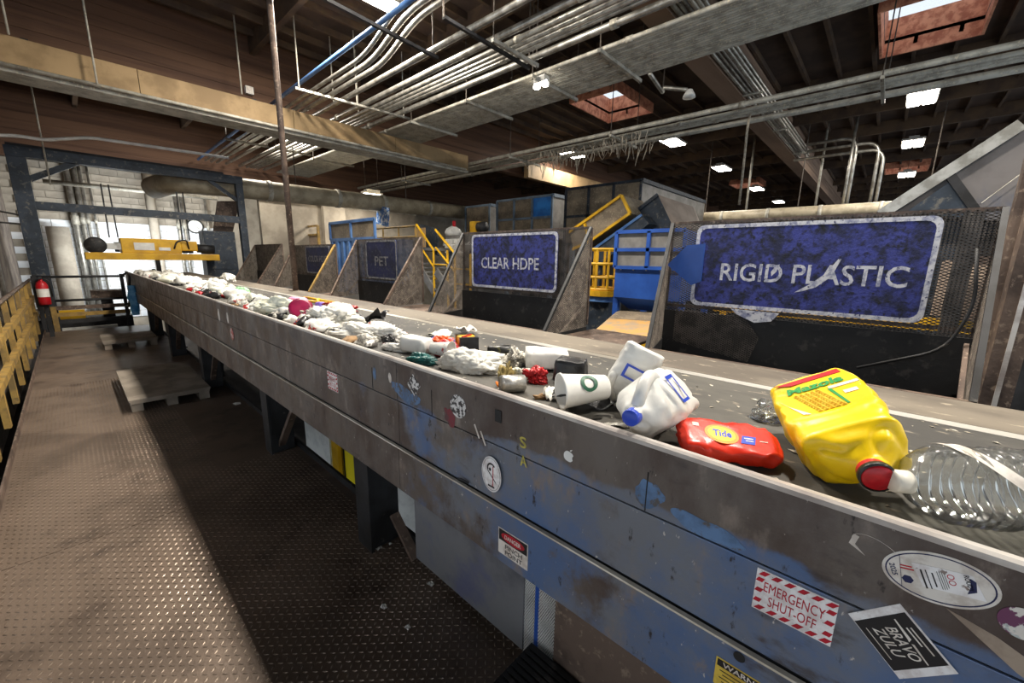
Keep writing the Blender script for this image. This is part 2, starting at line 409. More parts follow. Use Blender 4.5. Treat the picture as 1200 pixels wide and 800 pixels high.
# ================================================================== sorting conveyor
Y0, Y1 = -1.4, 13.0
cv = thing('sorting_conveyor', 'long steel sorting conveyor with scratched sticker-covered side panel and dusty belt', 'conveyor', (1.4, 6, 0))
m_panel = bpy.data.materials.new('scuffed_panel'); m_panel.use_nodes = True
def panel_mat(m):
    N = m.node_tree.nodes; L = m.node_tree.links; b = N['Principled BSDF']
    tc = N.new('ShaderNodeTexCoord')
    def nz(sc, st=(1, 1, 1), dt=8):
        mp = N.new('ShaderNodeMapping'); mp.inputs['Scale'].default_value = st; L.new(tc.outputs['Object'], mp.inputs[0])
        n = N.new('ShaderNodeTexNoise'); n.inputs['Scale'].default_value = sc; n.inputs['Detail'].default_value = dt; n.inputs['Roughness'].default_value = .65
        L.new(mp.outputs[0], n.inputs['Vector']); return n.outputs['Fac']
    def rng(v, a, c, x=0., y=1.):
        r = N.new('ShaderNodeMapRange'); r.interpolation_type = 'SMOOTHSTEP'
        for k, q in zip(('From Min', 'From Max', 'To Min', 'To Max'), (a, c, x, y)): r.inputs[k].default_value = q
        L.new(v, r.inputs['Value']); return r.outputs[0]
    def mth(op, a, c):
        r = N.new('ShaderNodeMath'); r.operation = op
        for i, q in enumerate((a, c)):
            if isinstance(q, (int, float)): r.inputs[i].default_value = q
            else: L.new(q, r.inputs[i])
        return r.outputs[0]
    def mix(f, A, B):
        x = N.new('ShaderNodeMix'); x.data_type = 'RGBA'; L.new(f, x.inputs[0])
        for i, v in ((6, A), (7, B)):
            if isinstance(v, tuple): x.inputs[i].default_value = (*v, 1)
            else: L.new(v, x.inputs[i])
        return x.outputs[2]
    sp = N.new('ShaderNodeSeparateXYZ'); L.new(tc.outputs['Object'], sp.inputs[0])      # object space: y - 6, z
    # blue paint survives on the newer near panels; older ones are rubbed down to brown steel, most of all along the rim
    old = mth('ADD', mth('ADD', rng(sp.outputs[1], -5.9, -3.6), mth('MULTIPLY', rng(sp.outputs[2], 1.02, 1.09), .8)),
              mth('MULTIPLY', mth('SUBTRACT', nz(2.2), .5), 2.6))
    base = mix(rng(nz(3.5), .35, .62), H('587098'), H('74777e'))
    brown = mix(rng(nz(4, (1, 1, .5)), .35, .65), H('514540'), H('6d655f'))
    c = mix(rng(old, .28, .56), base, brown)
    c = mix(rng(nz(9, (1, 1, .5)), .54, .70), c, H('897d74'))
    c = mix(rng(nz(6, (1, .6, 1.4)), .6, .74), c, H('4b4442'))
    c = mix(rng(nz(26, (1, 1, .45)), .62, .7), c, H('363231'))
    c = mix(rng(nz(60, (1, 1, .6)), .655, .71), c, H('c4bdb6'))
    L.new(c, b.inputs['Base Color']); b.inputs['Metallic'].default_value = .25
    L.new(rng(nz(7), .3, .7, .3, .55), b.inputs['Roughness'])
    bn = N.new('ShaderNodeBump'); bn.inputs['Strength'].default_value = .12; bn.inputs['Distance'].default_value = .01
    L.new(nz(30), bn.inputs['Height']); L.new(bn.outputs[0], b.inputs['Normal'])
panel_mat(m_panel)
m_belt = mat('dusty_belt', H('55524c'), H('3f3d3a'), 3, .7, bump=.1, c3=H('81786a'), scale3=34, lo3=.6, hi3=.72, stretch=(1, .5, 1))
m_skirt = mat('dusty_skirt', H('746b5e'), H('574f46'), 4, .7, c3=H('978c7a'), scale3=40, lo3=.6, hi3=.7, stretch=(1, .3, 1))
m_rim = mat('bare_rim_steel', H('d6d1cb'), H('a39892'), 5, .3, .35, stretch=(1, .4, 1))
m_wear = mat('polished_strip', H('d8d4cc'), H('9c958a'), 3, .35, .5, stretch=(1, .3, 1))
segs = [Y0, 1.42, 3.86, 6.3, 8.74, 11.18, Y1]
for a, b in zip(segs, segs[1:]):
    for z0, z1, x in ((1.018, 1.185, .850), (.818, 1.012, .853), (.61, .806, .845)):
        MB().box(x, x+.006, a+.0015, b-.0015, z0, z1).build('side_panel', m_panel, cv, bevel=.0015)
MB().box(.858, .87, Y0, Y1, .6, 1.18).build('panel_backing', m_black, cv)
MB().bar((.8445, Y0, .8105), (.8445, Y1, .8105), .012, .0055).build('ledge_edge', mat('pale_edge', H('e0d8c8'), H('a89c8a'), 6, .4, stretch=(1, .3, 1)), cv)  # thin pale strip along the ledge
MB().tube([(.848, Y0, 1.0), (.848, Y1, 1.0)], .0012, 5).build('scribe_wire', m_black, cv) if False else None
MB().prism([(.846, Y0, 1.183), (.846, Y0, 1.193), (.852, Y0, 1.197), (.868, Y0, 1.195), (.872, Y0, 1.187), (.86, Y0, 1.18)], (0, Y1-Y0, 0)).build('rim', m_rim, cv)
MB().prism([(.870, Y0, 1.186), (.962, Y0, 1.138), (.962, Y0, 1.13), (.870, Y0, 1.178)], (0, Y1-Y0, 0)).build('skirt', m_skirt, cv)
MB().box(.93, 1.80, Y0, Y1, 1.115, 1.130).build('belt', m_belt, cv)
MB().prism([(1.74, Y0, 1.131), (1.78, Y0, 1.134), (1.78, Y0, 1.12), (1.74, Y0, 1.12)], (0, Y1-Y0, 0)).build('wear_strip', m_wear, cv)
MB().prism([(1.78, Y0, 1.135), (1.98, Y0, 1.15), (2.02, Y0, 1.15), (2.02, Y0, .85), (2.0, Y0, .85), (2.0, Y0, 1.135), (1.78, Y0, 1.125)], (0, Y1-Y0, 0)).build('far_skirt', m_skirt, cv)
MB().box(.95, 1.95, Y0, Y1, .95, 1.10).build('bed', m_black, cv)
MB().box(.90, 1.98, Y0, Y1, .62, .64).build('return_pan', m_black, cv)
# end roller
MB().tube([(.9, Y1, 1.03), (1.95, Y1, 1.03)], .1, 20).build('roller', m_steel, cv, True)
MB().box(.86, .9, Y1-.1, Y1+.12, .7, 1.19).build('end_plate', m_rust, cv)
# legs: channel sections standing on the deck
for y in (3.55, 1.93, 5.9, 8.2, 10.5):
    MB().box(.93, 1.10, y-.06, y+.06, 0, .62).build('leg', m_black, cv, bevel=.006)
    MB().box(.915, .93, y-.075, y+.075, 0, .6).build('leg', m_black, cv)
for y in (3.5, 5.9, 8.2, 10.5): MB().bar((1.0, y, .06), (1.0, y-.5, .6), .05, .03).build('brace', m_rust, cv)
# lower return-conveyor casing under the panel
MB().box(1.03, 1.045, .86, 1.60, .055, .62).build('lower_casing', mat('casing_steel', H('7f7f82'), H('606066'), 2.5, .45, .3, c3=H('6a6c86'), scale3=3, lo3=.52, hi3=.7), cv)
MB().bar((1.04, 1.62, .03), (1.04, 1.82, .2), .05, .02).build('brace', m_rust, cv)
MB().box(1.02, 1.05, -1.2, .70, .0, .62).build('lower_casing', m_rust, cv)
# holes and bolts
t = MB(); F = Fr((.844, .109, .789), UY, UZ); F.ell(t, 0, 0, .011, .011, .0012); t.build('drain_hole', m_rubber, cv)
t = MB(); F = Fr((.849, .83, 1.118), UY, UZ); F.rect(t, 0, 0, .028, .04, .002); t.build('dark_patch', m_rubber, cv)

def pt(y, z, rot=0, x=.852): return Fr((x, y, z), UY, UZ, rot)
def surf(z): return .850 if z > 1.015 else (.853 if z > .812 else .845)
def sticker(name, label, y, z, wd, ht, rot, m):
    F = pt(y, z, rot, min(surf(z-ht/2), surf(z), surf(z+ht/2))); b = MB(); F.rect(b, 0, 0, wd, ht, .001)
    o = b.build(name, m, cv); o['label'] = label; return o, F
m_scratch = mat('scuffed_sticker', H('ece8e6'), H('cfc6c2'), 30, .45, c3=H('8a7a72'), scale3=90, lo3=.63, hi3=.7)
def emergency(y, z, wd, ht, lab):
    o, F = sticker('emergency_sticker', lab, y, z, wd, ht, 0, m_scratch); b = MB(); s = ht/.09
    F.text(b, 'EMERGENCY', .0, .012*s, wd*.76, .021*s, .0016, bold=0); F.text(b, 'SHUT-OFF', 0, -.016*s, wd*.60, .021*s, .0016, bold=0)
    n = 6
    for k in range(n):
        x = -wd/2+wd*(k+.6)/n
        F.rect(b, x, ht/2-.0075*s, .011*s, .010*s, .0014, skew=.004*s); F.rect(b, x, -ht/2+.0075*s, .011*s, .010*s, .0014, skew=.004*s)
    for k in range(3):
        yy = -ht/2+ht*(k+1)/4
        for sx in (-1, 1): F.rect(b, sx*(wd/2-.0075*s), yy, .011*s, .009*s, .0014, skew=.002*s)
    b.build('lettering', m_inkred, o)
emergency(.039, .959, .128, .092, 'white and red emergency shut-off sticker, large on blue panel')
emergency(2.05, .958, .118, .098, 'small faded red and white sticker further along the panel')
# black card with white lettering
o, F = sticker('black_card_sticker', 'white-edged black sticker with slanted white lettering', -.106, .990, .108, .083, math.radians(-44), m_scratch)
b = MB(); F.rect(b, 0, -.001, .082, .079, .0014, .0003); b.build('black_field', m_ink, o)
b = MB(); F.text(b, 'BRAVO', .004, .003, .054, .015, .0018, .004, .012); F.text(b, 'ZULU', -.002, -.0155, .046, .015, .0018, .004, .012)
F.poly(b, [(-.034, .019), (-.034, .0172), (-.002, .0135), (.002, .0125), (-.001, .018)], .0018, .0003); F.poly(b, [(.005, .0135), (.007, .0165), (.038, .0135), (.038, .0118)], .0018, .0003)
F.rect(b, -.002, -.031, .052, .0012, .0018, .0003); F.rect(b, .004, .030, .044, .002, .0018, .0003); F.rect(b, -.004, .0245, .03, .002, .0018, .0003)
b.build('lettering', m_prlght, o)
# oval sticker
F = pt(-.1285, 1.1245, math.radians(12), .850); b = MB(); F.ell(b, 0, 0, .064, .042, .001, 56)
o = b.build('oval_sticker', m_prlght, cv); o['label'] = 'large cream oval sticker with dark ring and printed tag'
b = MB(); F.ring(b, 0, 0, .060, .0385, .0018, .0014, 56); F.ell(b, -.034, -.012, .007, .007, .0014, 6); F.poly(b, [(.030, -.012), (.040, -.006), (.040, .010), (.034, .014), (.034, 0)], .0024, .0003)
F.text(b, '2025', -.051, -.0, .004, .016, .0014) if False else None
F2 = Fr(F.p(-.050, .0), F.u, F.v, math.radians(-80)); F2.text(b, '2025', 0, 0, .020, .007, .0014, bold=.02)
F.rect(b, -.0415, 0, .0006, .056, .0014); b.build('navy_print', m_inknavy, o)
b = MB(); F.rect(b, .010, .001, .066, .036, .0018, .0004, skew=-.006); b.build('tag', m_scratch, o)
b = MB()
F3 = Fr(F.p(.010, .001, .0), F.u, F.v, math.radians(-78))
for k, (xx, l, hgt) in enumerate(((-.026, .03, .0035), (-.0205, .03, .0022), (-.014, .022, .003), (-.008, .028, .0012), (-.0055, .028, .0012), (-.003, .026, .0012), (-.0005, .022, .0012))):
    F3.rect(b, 0, xx, l, hgt*.6, .0022, .0003)
F3.text(b, 'ROUDY', 0, .023, .024, .006, .0024, bold=.02); b.build('lettering', m_ink, o)
b = MB()
for k, yy in enumerate((.009, 0)): F.ring(b, .014+k*.0015, yy, .004, .004, .001, .0022, 20)
F.rect(b, -.035, .010, .014, .0022, .0014, .0003, .0); F.rect(b, -.034, .0055, .016, .0022, .0014, .0003); tag(b.build('red_print', m_inkred, o), kind='stuff')
# torn outline sticker, peeled strip, camo sticker at the edge
F = pt(-.055, 1.135, math.radians(-20), .850); b = MB(); F.ring(b, 0, 0, .034, .018, .0006, .0012, 40, math.radians(20), math.radians(200)); F.poly(b, [(-.034, .004), (-.031, -.016), (-.005, -.02), (-.024, -.012), (-.026, .004)], .0012)
b.build('torn_sticker', m_prlght, cv)['label'] = 'torn remains of an oval sticker'
F = pt(-.21, 1.045, math.radians(-22), .850); b = MB(); F.poly(b, [(-.075, .010), (-.02, .018), (.09, .012), (.09, -.014), (.02, -.012)], .0009)
b.build('tape_residue', mat('tape_residue', H('a3917f'), H('8c7a6a'), 20, .7), cv)['label'] = 'peeled strip of brown tape residue'
F = pt(-.216, 1.105, 0, .850); b = MB(); F.ell(b, 0, 0, .024, .024, .001); o = b.build('round_sticker', mat('camo_sticker', H('b8bdb8'), H('6b3a58'), 25, .5, lo=.5, hi=.54, c3=H('d9d2c8'), scale3=30, lo3=.5, hi3=.53), cv); o['label'] = 'camouflage patterned round sticker at the picture edge'
# danger / pinch point
o, F = sticker('danger_sticker', 'danger pinch point sticker by the panel bottom edge', .755, .690, .128, .093, 0, m_prlght)
b = MB(); F.rect(b, 0, .0235, .122, .04, .0014, .0003); b.build('black_field', m_ink, o)
b = MB(); F.ell(b, 0, .0235, .05, .0165, .0018, 40, .0003); b.build('red_oval', m_inkred, o)
b = MB(); F.text(b, 'DANGER', 0, .0235, .07, .015, .0022, bold=.02); b.build('white_lettering', m_prlght, o)
b = MB(); F.text(b, 'PINCH', .004, -.0115, .074, .0165, .0014, bold=.015); F.text(b, 'POINT', .004, -.0335, .074, .0165, .0014, bold=.015); b.build('lettering', m_ink, o)
# warning
o, F = sticker('warning_sticker', 'yellow warning sticker at the bottom edge of the picture', .089, .724, .122, .07, 0, mat('yellow_sticker', H('d8b94a'), H('b8983c'), 25, .5))
b = MB(); F.rect(b, 0, .0235, .116, .017, .0014, .0003)
for k in range(4): F.rect(b, -.004, .006-k*.009, .095-.012*(k % 2), .0022, .0014, .0003)
b.build('black_print', m_ink, o); b = MB(); F.text(b, 'WARNING', 0, .0235, .095, .0125, .0018, bold=.02); b.build('lettering', m_prlght, o)
# round white sticker with a small figure and a red line
F = pt(.855, .910, math.radians(0), .845); b = MB(); F.ell(b, 0, 0, .045, .062, .001); o = b.build('round_sticker', m_scratch, cv); o['label'] = 'tall white oval sticker with a red line crossing the ledge'
b = MB(); F.ring(b, 0, 0, .041, .057, .001, .0014, 48); F.ring(b, 0, .02, .02, .02, .006, .0014, 24, .6, 3.6); F.ell(b, -.006, .016, .005, .006, .0014); F.poly(b, [(-.02, .01), (-.014, .01), (.02, -.02), (.024, -.028)], .0014); F.rect(b, 0, -.043, .03, .006, .0014); b.build('dark_print', m_ink, o)
b = MB(); F.rect(b, .008, -.005, .003, .07, .0016); b.build('red_print', m_inkred, o)
# loose letters
m_pale = mat('pale_yellow_vinyl', H('c3b455'), H('9c9144'), 40, .5)
for ch, y, z in (('S', .726, 1.064), ('A', .722, 1.006)):
    b = MB(); pt(y, z, math.radians(4), .850 if z > 1.02 else .849).text(b, ch, 0, 0, .027, .036, .0012, bold=.02); b.build('vinyl_letter', m_pale, cv)['label'] = 'pale yellow letter %s stuck on the panel' % ch
# apple-shaped sticker: two lobes, a bite on the right, a leaf
F = pt(.562, 1.079, math.radians(-12), .850); pts = []
for k in range(48):
    a = 2*math.pi*k/48; r = .0165*(1-.16*max(0, math.cos(a-math.pi/2))**6-.10*max(0, math.cos(a+math.pi/2))**8)
    x, y = r*math.cos(a)*.95, r*math.sin(a)
    d = math.hypot(x-.0205, y-.002)
    if d < .009: x = .0205-(.009)*(.0205-x)/max(d, 1e-4); y = .002+.009*(y-.002)/max(d, 1e-4)
    pts.append((x, y))
b = MB(); F.poly(b, pts, .0012); F.poly(b, [(.0, .0165), (.004, .0175), (.0065, .024), (.001, .021)], .0012)
b.build('apple_sticker', m_wht, cv)['label'] = 'small white apple-shaped sticker'
# scuffed badge stickers further along
for y, z, a, bb, lab, nn in ((1.295, 1.113, .045, .045, 'silvery diamond sticker, half scraped off', 4), (1.027, 1.097, .042, .042, 'round black and white sticker, heavily scuffed', 24),
                             (3.97, .949, .05, .05, 'round faded red sticker low on the dark panel', 24), (1.47, 1.105, .012, .022, 'white crescent scrap of a sticker', 10),
                             (4.35, 1.07, .035, .06, 'ragged white sticker scrap', 7), (4.05, 1.075, .03, .05, 'pale grey ragged sticker scrap', 6)):
    F = pt(y, z, .1, .850); b = MB(); F.ell(b, 0, 0, a, bb, .0012, nn)
    mm = mat('badge_print', H('d8d4d0'), H('3a3636'), 60, .5, lo=.48, hi=.53) if nn in (4, 24) and y < 2 else (mat('faded_red', H('a8554e'), H('c9b8b0'), 30, .6, lo=.5, hi=.6) if y < 4 and nn == 24 else m_prlght)
    b.build('scuffed_sticker', mm, cv)['label'] = lab
for y, z, rr, sd in ((.93, 1.035, .02, 1), (.90, 1.02, .014, 2)):
    b = MB(); F = pt(y, z, .5, .850); F.rect(b, 0, 0, .007, .05, .0012); b.build('sticker_scrap', m_prlght, cv)
def patch(y, z, a, bb, seed, m, lab, rot=0, x=.850):
    F = pt(y, z, rot, x); n = 36; pts = []
    for k in range(n):
        t = 2*math.pi*k/n; r = 1+.35*noise.noise((math.cos(t)*1.8+seed, math.sin(t)*1.8, seed)); pts.append((a*r*math.cos(t), bb*r*math.sin(t)))
    b = MB(); F.poly(b, pts, .0008, .0004); o = b.build('paint_patch', m, cv); o['label'] = lab
m_lb = mat('exposed_blue_paint', H('5f7da3'), H('4d6482'), 12, .45, c3=H('57524f'), scale3=34, lo3=.5, hi3=.62)
patch(1.36, 1.062, .11, .030, 3.1, m_lb, 'light blue paint showing below the silvery diamond sticker', -.15)
patch(.335, 1.062, .035, .034, 5.2, m_lb, 'light blue paint patch right of the apple sticker'); patch(.20, 1.040, .07, .020, 9.4, m_lb, 'light blue paint patch above the seam', -.1)
patch(1.60, 1.10, .012, .03, 1.4, m_lb, 'narrow light blue paint scrape')
patch(1.075, 1.045, .03, .035, 6.6, mat('red_spray', H('7a3038'), H('5c4040'), 30, .6), 'faded red spray mark', .4)
# vertical frame seams
for y in (1.62, 1.18, .34): MB().box(.8485, .8505, y-.0012, y+.0012, 1.02, 1.12).build('seam_bead', m_black, cv)
MB().tube(roundpath([(.838, 1.02, .83), (.838, 1.0, .835), (.845, .97, .83)], .01), .004, 6).build('clip', m_black, cv)
# expanded metal guard low down
fr = Fr((1.04, .86, .0), UY, UZ); b = MB(); lattice(b, fr, [(0, .02), (.155, .02), (.155, .61), (0, .61)], .008, .016, .0016, .0016); b.build('guard_mesh', m_wht, cv)
MB().box(1.035, 1.045, .79, .805, .02, .61).build('guard_strip', m_blue, cv)

# ================================================================== sorting bins along the far side of the belt
XB, XF = 3.3, 2.6
UX = Vector((1, 0, 0))
def sorting_bin(y0, y1, f0, f1, s0, s1, txt, label, zt=1.90, near=True, sz=(1.28, 1.876), tw=None, yedge=False, blank=False):
    t = thing('sorting_bin', label, 'bin', (XB, (y0+y1)/2, -1.2), 'mesh sorting bins beside the belt')
    mm = m_mesh; pu, pv, wd = (.034, .017, .0052) if near else (.04, .02, .009)
    # back: mesh over a frame, rubber sheet below
    F = Fr((XB, y1, 0), UY, UZ); W = y1-y0
    b = MB(); lattice(b, F, [(0, 1.0), (W, 1.0), (W, zt), (0, zt)], pu, pv, wd, .004); b.build('back_mesh', m_meshd if near else mm, t)
    for q in ((0, 1.0, 0, zt), (W, 1.0, W, zt), (0, zt, W, zt), (0, 1.26, W, 1.26)):
        MB().bar(F.p(q[0], q[1], -.01), F.p(q[2], q[3], -.01), .022).build('frame_bar', m_rust, t)
    MB().box(XB-.03, XB-.012, y0, y1, -.6, 1.22).build('rubber_sheet', m_rubber, t)
    # two triangular wings
    for y, fy in ((y0, f0), (y1, f1)):
        dr = Vector((XB-XF, y-fy, 0)); WL = dr.length; dr.normalize()
        G = Fr((XF, fy, 0), dr, UZ); poly = [(0, .85), (WL, .85), (WL, zt), (0, 1.02)]
        b = MB(); lattice(b, G, poly, pu, pv, wd, .004); b.build('wing_mesh', mm, t)
        for a, c in ((2, 3), (3, 0)): 
            MB().bar(G.p(*poly[a]), G.p(*poly[c]), .025).build('wing_edge', m_yellow if (yedge and y == y0) else (m_black if near else m_rust), t)
        MB().prism([G.p(0, -.6), G.p(WL, -.6), G.p(WL, .98), G.p(0, .98)], G.n*.008).build('wing_plate', m_greypanel if not near else m_rubber, t)
        MB().bar(G.p(.12, .86, -.02), G.p(WL, 1.2, -.02), .02).build('wing_brace', m_rust, t)
    MB().bar((XF, f0, 1.0), (XF, f1, 1.0), .03, .05).build('front_lip', m_rust, t)
    MB().prism([(XF, y0, .9), (XB, y0, -.4), (XB, y0, -.45), (XF, y0, .85)], (0, y1-y0, 0)).build('chute_plate', m_rubber, t)
    for y in (y0, y1):
        for x in (XF+.03, XB): MB().box(x-.03, x+.03, y-.03, y+.03, -1.2, .9).build('leg', m_black, t)
    # sign
    if s0 is None: return t
    yc, zc, wd, ht = (s0+s1)/2, sum(sz)/2, s1-s0, sz[1]-sz[0]
    F = Fr((XB-.03, yc, zc), UY, UZ); r = .05
    pts = []
    for cx, cy, a0 in ((wd/2-r, ht/2-r, 0), (-wd/2+r, ht/2-r, 90), (-wd/2+r, -ht/2+r, 180), (wd/2-r, -ht/2+r, 270)):
        for k in range(5): a = math.radians(a0+22.5*k); pts.append((cx+r*math.cos(a), cy+r*math.sin(a)))
    b = MB(); F.poly(b, pts, .012, .012); sg = b.build('sign_board', m_sign if near else m_signd, t)
    b = MB(); n = len(pts); e = 1-.05/wd, 1-.05/ht
    for k in range(n):
        p, q = pts[k], pts[(k+1) % n]
        F.poly(b, [p, q, (q[0]*e[0], q[1]*e[1]), (p[0]*e[0], p[1]*e[1])], .0135, .0015)
    b.build('sign_border', m_signw if near else m_signwd, sg)
    b = MB(); F.text(b, txt, tw[1] if tw else 0, tw[2] if tw else 0, tw[0] if tw else wd*.75, tw[3] if tw else .115, .0145, bold=.012)
    b.build('sign_lettering', m_signw if near else m_signwd, sg)
    return t
bn = sorting_bin(-.40, 1.31, -.36, 1.13, -.19, 1.10, 'RIGID PLASTIC', 'big black mesh sorting bin with a blue rigid plastic sign', tw=(1.0, .05, -.04, .125))
# blue patch and scuffs on the nearest bin
F = Fr((XB-.03, 1.16, 1.60), UY, UZ); b = MB(); F.poly(b, [(-.14, -.02), (.0, .13), (.13, .14), (.13, -.14), (.06, -.17)], .03, .012); b.build('blue_patch_plate', m_blue, bn)
b = MB(); F = Fr((XB-.03, .455, 1.5775), UY, UZ)
F.poly(b, [(.06, -.15), (.13, -.12), (.20, -.05), (.235, .06), (.22, .06), (.17, -.03), (.10, -.10), (.02, -.16)], .0165, .001); F.poly(b, [(-.125, -.06), (-.10, -.03), (-.085, .02), (-.105, .015), (-.13, -.03)], .0165, .001)
b.build('paint_scrape', m_signw, bn)
b = MB(); lattice(b, Fr((XB-.06, 1.2, 1.1), UY, UZ), [(0, -.12), (.55, -.2), (.6, -.02), (.5, .12), (0, .14)], .03, .015, .004, .004); b.build('loose_mesh', m_meshd, bn)
b = MB(); F = Fr((XB-.06, .7, 1.24), UY, UZ); F.poly(b, [(-.06, .0), (.06, -.05), (.16, -.03), (.2, .03), (-.1, .035)], .004, .004); b.build('torn_liner', m_signw, bn)
MB().tube(roundpath([(XB-.05, -.33, 1.7), (XB-.06, -.37, 1.4), (XB-.08, -.30, 1.15), (XB-.08, 0.05, .98)], .1), .009, 6).build('hanging_cable', m_black, bn, True)
sorting_bin(2.06, 3.86, 2.02, 3.62, 2.40, 3.655, 'CLEAR HDPE', 'mesh sorting bin with a dark blue clear HDPE sign', tw=(.86, -.03, -.02, .125))
sorting_bin(4.74, 6.57, 4.56, 6.10, 5.30, 6.20, 'PET', 'dusty mesh sorting bin with a faded PET sign', zt=1.87, near=False, sz=(1.27, 1.855), tw=(.40, .02, -.02, .14))
sorting_bin(7.40, 9.35, 6.92, 8.55, 7.55, 8.66, 'COLOR HDPE', 'dusty mesh bin with an almost unreadable sign near the blue bin', zt=1.81, near=False, sz=(1.27, 1.79), tw=(.85, .0, .02, .12), yedge=True)
sorting_bin(10.1, 12.0, 9.6, 11.3, None, None, '', 'farthest sorting bin, unmarked and brown with dust', zt=1.85, near=False)
t = thing('bin_walk_plate', 'dark steel plates between the conveyor and the bins', 'platform', (2.3, 5, .95))
for k in range(6): MB().box(2.03, 2.57, -1.0+k*2.25, 1.24+k*2.25, .93, .95).build('plate', m_rust, t)
for k in range(5):
    for x in (2.1, 2.5): MB().box(x-.03, x+.03, -.9+k*3, -.84+k*3, -1.2, .93).build('post', m_black, t)
for k, (y0, y1) in enumerate(((1.36, 1.97), (3.9, 4.7), (6.6, 7.37), (9.4, 10.2))):
    MB().box(2.6, 3.3, y0, y1, .95, .97).build('plate', m_rust, t)
# white post between belt and bins
t = thing('steel_post', 'tall dusty round post rising from the far belt edge', 'post', (2.0, 5.75, 1.14))
MB().tube([(2.0, 5.75, 1.14), (2.0, 5.75, ZR)], .035, 12).build('tube', m_rust, t, True)
MB().box(1.93, 2.03, 5.68, 5.82, 1.14, 1.155).build('base_plate', m_rust, t)

# ================================================================== walkway things
t = thing('guard_railing', 'scuffed yellow steel guard railing along the left walkway edge', 'railing', (-.56, 6, -.02))
MB().tube([(-.56, -1.2, 1.06), (-.56, 12.2, 1.06)], .022, 12).build('top_rail', m_rust, t, True)
for z in (.42, .74): MB().box(-.60, -.545, -1.2, 12.2, z-.05, z+.02).build('mid_rail', m_yellow, t)
for k in range(15):
    y = -.6+k*.92; MB().box(-.615, -.57, y-.045, y+.045, -.02, 1.04).build('post', m_yellow, t)
def low_platform(y0, y1, x0, x1, z, label):
    t = thing('standing_platform', label, 'platform', (x0, y0, 0), 'low wooden standing platforms')
    MB().box(x0, x1, y0, y1, z-.02, z).build('top_board', m_plat, t)
    nb = 4
    for k in range(nb):
        y = y0+.05+(y1-y0-.1)*k/(nb-1); MB().box(x0+.01, x1-.01, y-.05, y+.05, z-.045, z-.02).build('slat', m_plat, t)
    for x in (x0+.06, (x0+x1)/2, x1-.06): MB().box(x-.045, x+.045, y0+.02, y1-.02, 0, z-.045).build('runner', m_plat, t)
m_plat = mat('grey_platform_wood', H('8d8377'), H('6f665b'), 3, .75, bump=.1)
low_platform(5.45, 7.0, .22, .90, .13, 'low grey wooden standing platform, the nearer of two on the walkway')
low_platform(9.4, 10.3, .20, .90, .14, 'low grey wooden standing platform, the farther of two on the walkway')
t = thing('rubber_step', 'black ribbed rubber-topped step at the bottom edge by the conveyor', 'step', (.9, .3, 0))
MB().box(.72, 1.015, -.6, .80, 0, .15).build('step_body', m_black, t)
for k in range(12): MB().box(.725+k*.024, .740+k*.024, -.6, .79, .15, .156).build('rib', m_rubber, t)
# litter on the deck
for k, (px, py, sz) in enumerate(((443, 641, .03), (457, 637, .012), (505, 684, .02), (450, 711, .018), (478, 735, .016), (278, 473, .05))):
    c = at(px, py, z=.004); b = MB()
    b.grid(lambda u, v: (c.x+(u-.5)*sz*(1+.5*v), c.y+(v-.5)*sz*1.6, .004+.012*abs(noise.noise((u*3, v*3, k)))), 5, 5)
    tag(b.build('paper_scrap', m_wht), '%s white paper scrap on the dark walkway, %s' % (('largest', 'tiny', 'tiny', 'thin', 'thin', 'flat')[k], ('beside a tiny dot-like one', 'next to the largest', 'nearest the lower casing', 'in front of the largest', 'nearest the rubber step', 'by the first conveyor leg')[k]), 'scrap', 'paper scraps on the walkway')

# end of the walkway: cross rails, steps, extinguisher
t = thing('end_railing', 'black pipe railing across the far end of the walkway', 'railing', (.15, 12.35, 0))
for z in (.62, 1.1): MB().tube([(-.55, 12.35, z), (.80, 12.35, z)], .025, 8).build('rail', m_black, t, True)
for x in (-.5, .74): MB().box(x-.03, x+.03, 12.32, 12.38, 0, 1.15).build('post', m_black, t)
MB().tube(roundpath([(.74, 12.33, 1.1), (.82, 11.9, 1.2), (.82, 11.6, 1.1), (.74, 11.6, .5), (.74, 12.3, .45)], .08), .02, 8).build('gate_loop', m_black, t, True)
for k in range(3): MB().box(-.55, .8, 12.4+k*.02, 12.43+k*.02, .14+k*.14, .22+k*.14).build('kick_board', (m_black, m_yellow, m_rust)[k], t)
MB().box(-.38, -.30, 12.28, 12.31, 0, .75).build('yellow_strut', m_yellow, t)
t = thing('fire_extinguisher', 'red fire extinguisher with white label at the walkway end', 'extinguisher', (-.40, 11.5, .62))
ex = [(0, 0), (.075, .005), (.08, .03), (.08, .36), (.06, .42), (.025, .45), (.025, .48), (0, .48)]
def lathe(mb, prof, n=20, f=None):
    mb.grid(lambda u, v: (lambda q: (q[0]*math.cos(2*math.pi*u), q[0]*math.sin(2*math.pi*u), q[1]))(prof[round(v*(len(prof)-1))]), n, len(prof), True); return mb
lathe(MB(), ex).build('cylinder', m_red, t, True, True)
lathe(MB(), [(.0815, .15), (.0815, .30)]).build('label_band', m_wht, t, True, True)
MB().box(-.02, .02, -.09, .02, .48, .52).build('handle', m_black, t, local=True)
MB().tube(roundpath([(0, 0, .5), (.1, 0, .45), (.11, 0, .15)], .05), .01, 6).build('hose', m_black, t, True, True)
MB().box(-.12, .12, .08, .1, -.05, .5).build('bracket', m_black, t, local=True)
MB().box(-.03, .03, .09, .13, -.62, .5).build('stand_post', m_black, t, local=True)
t = thing('blue_film_bag', 'crumpled light blue film hanging below the far conveyor end', 'bag', (.80, 11.3, .35))
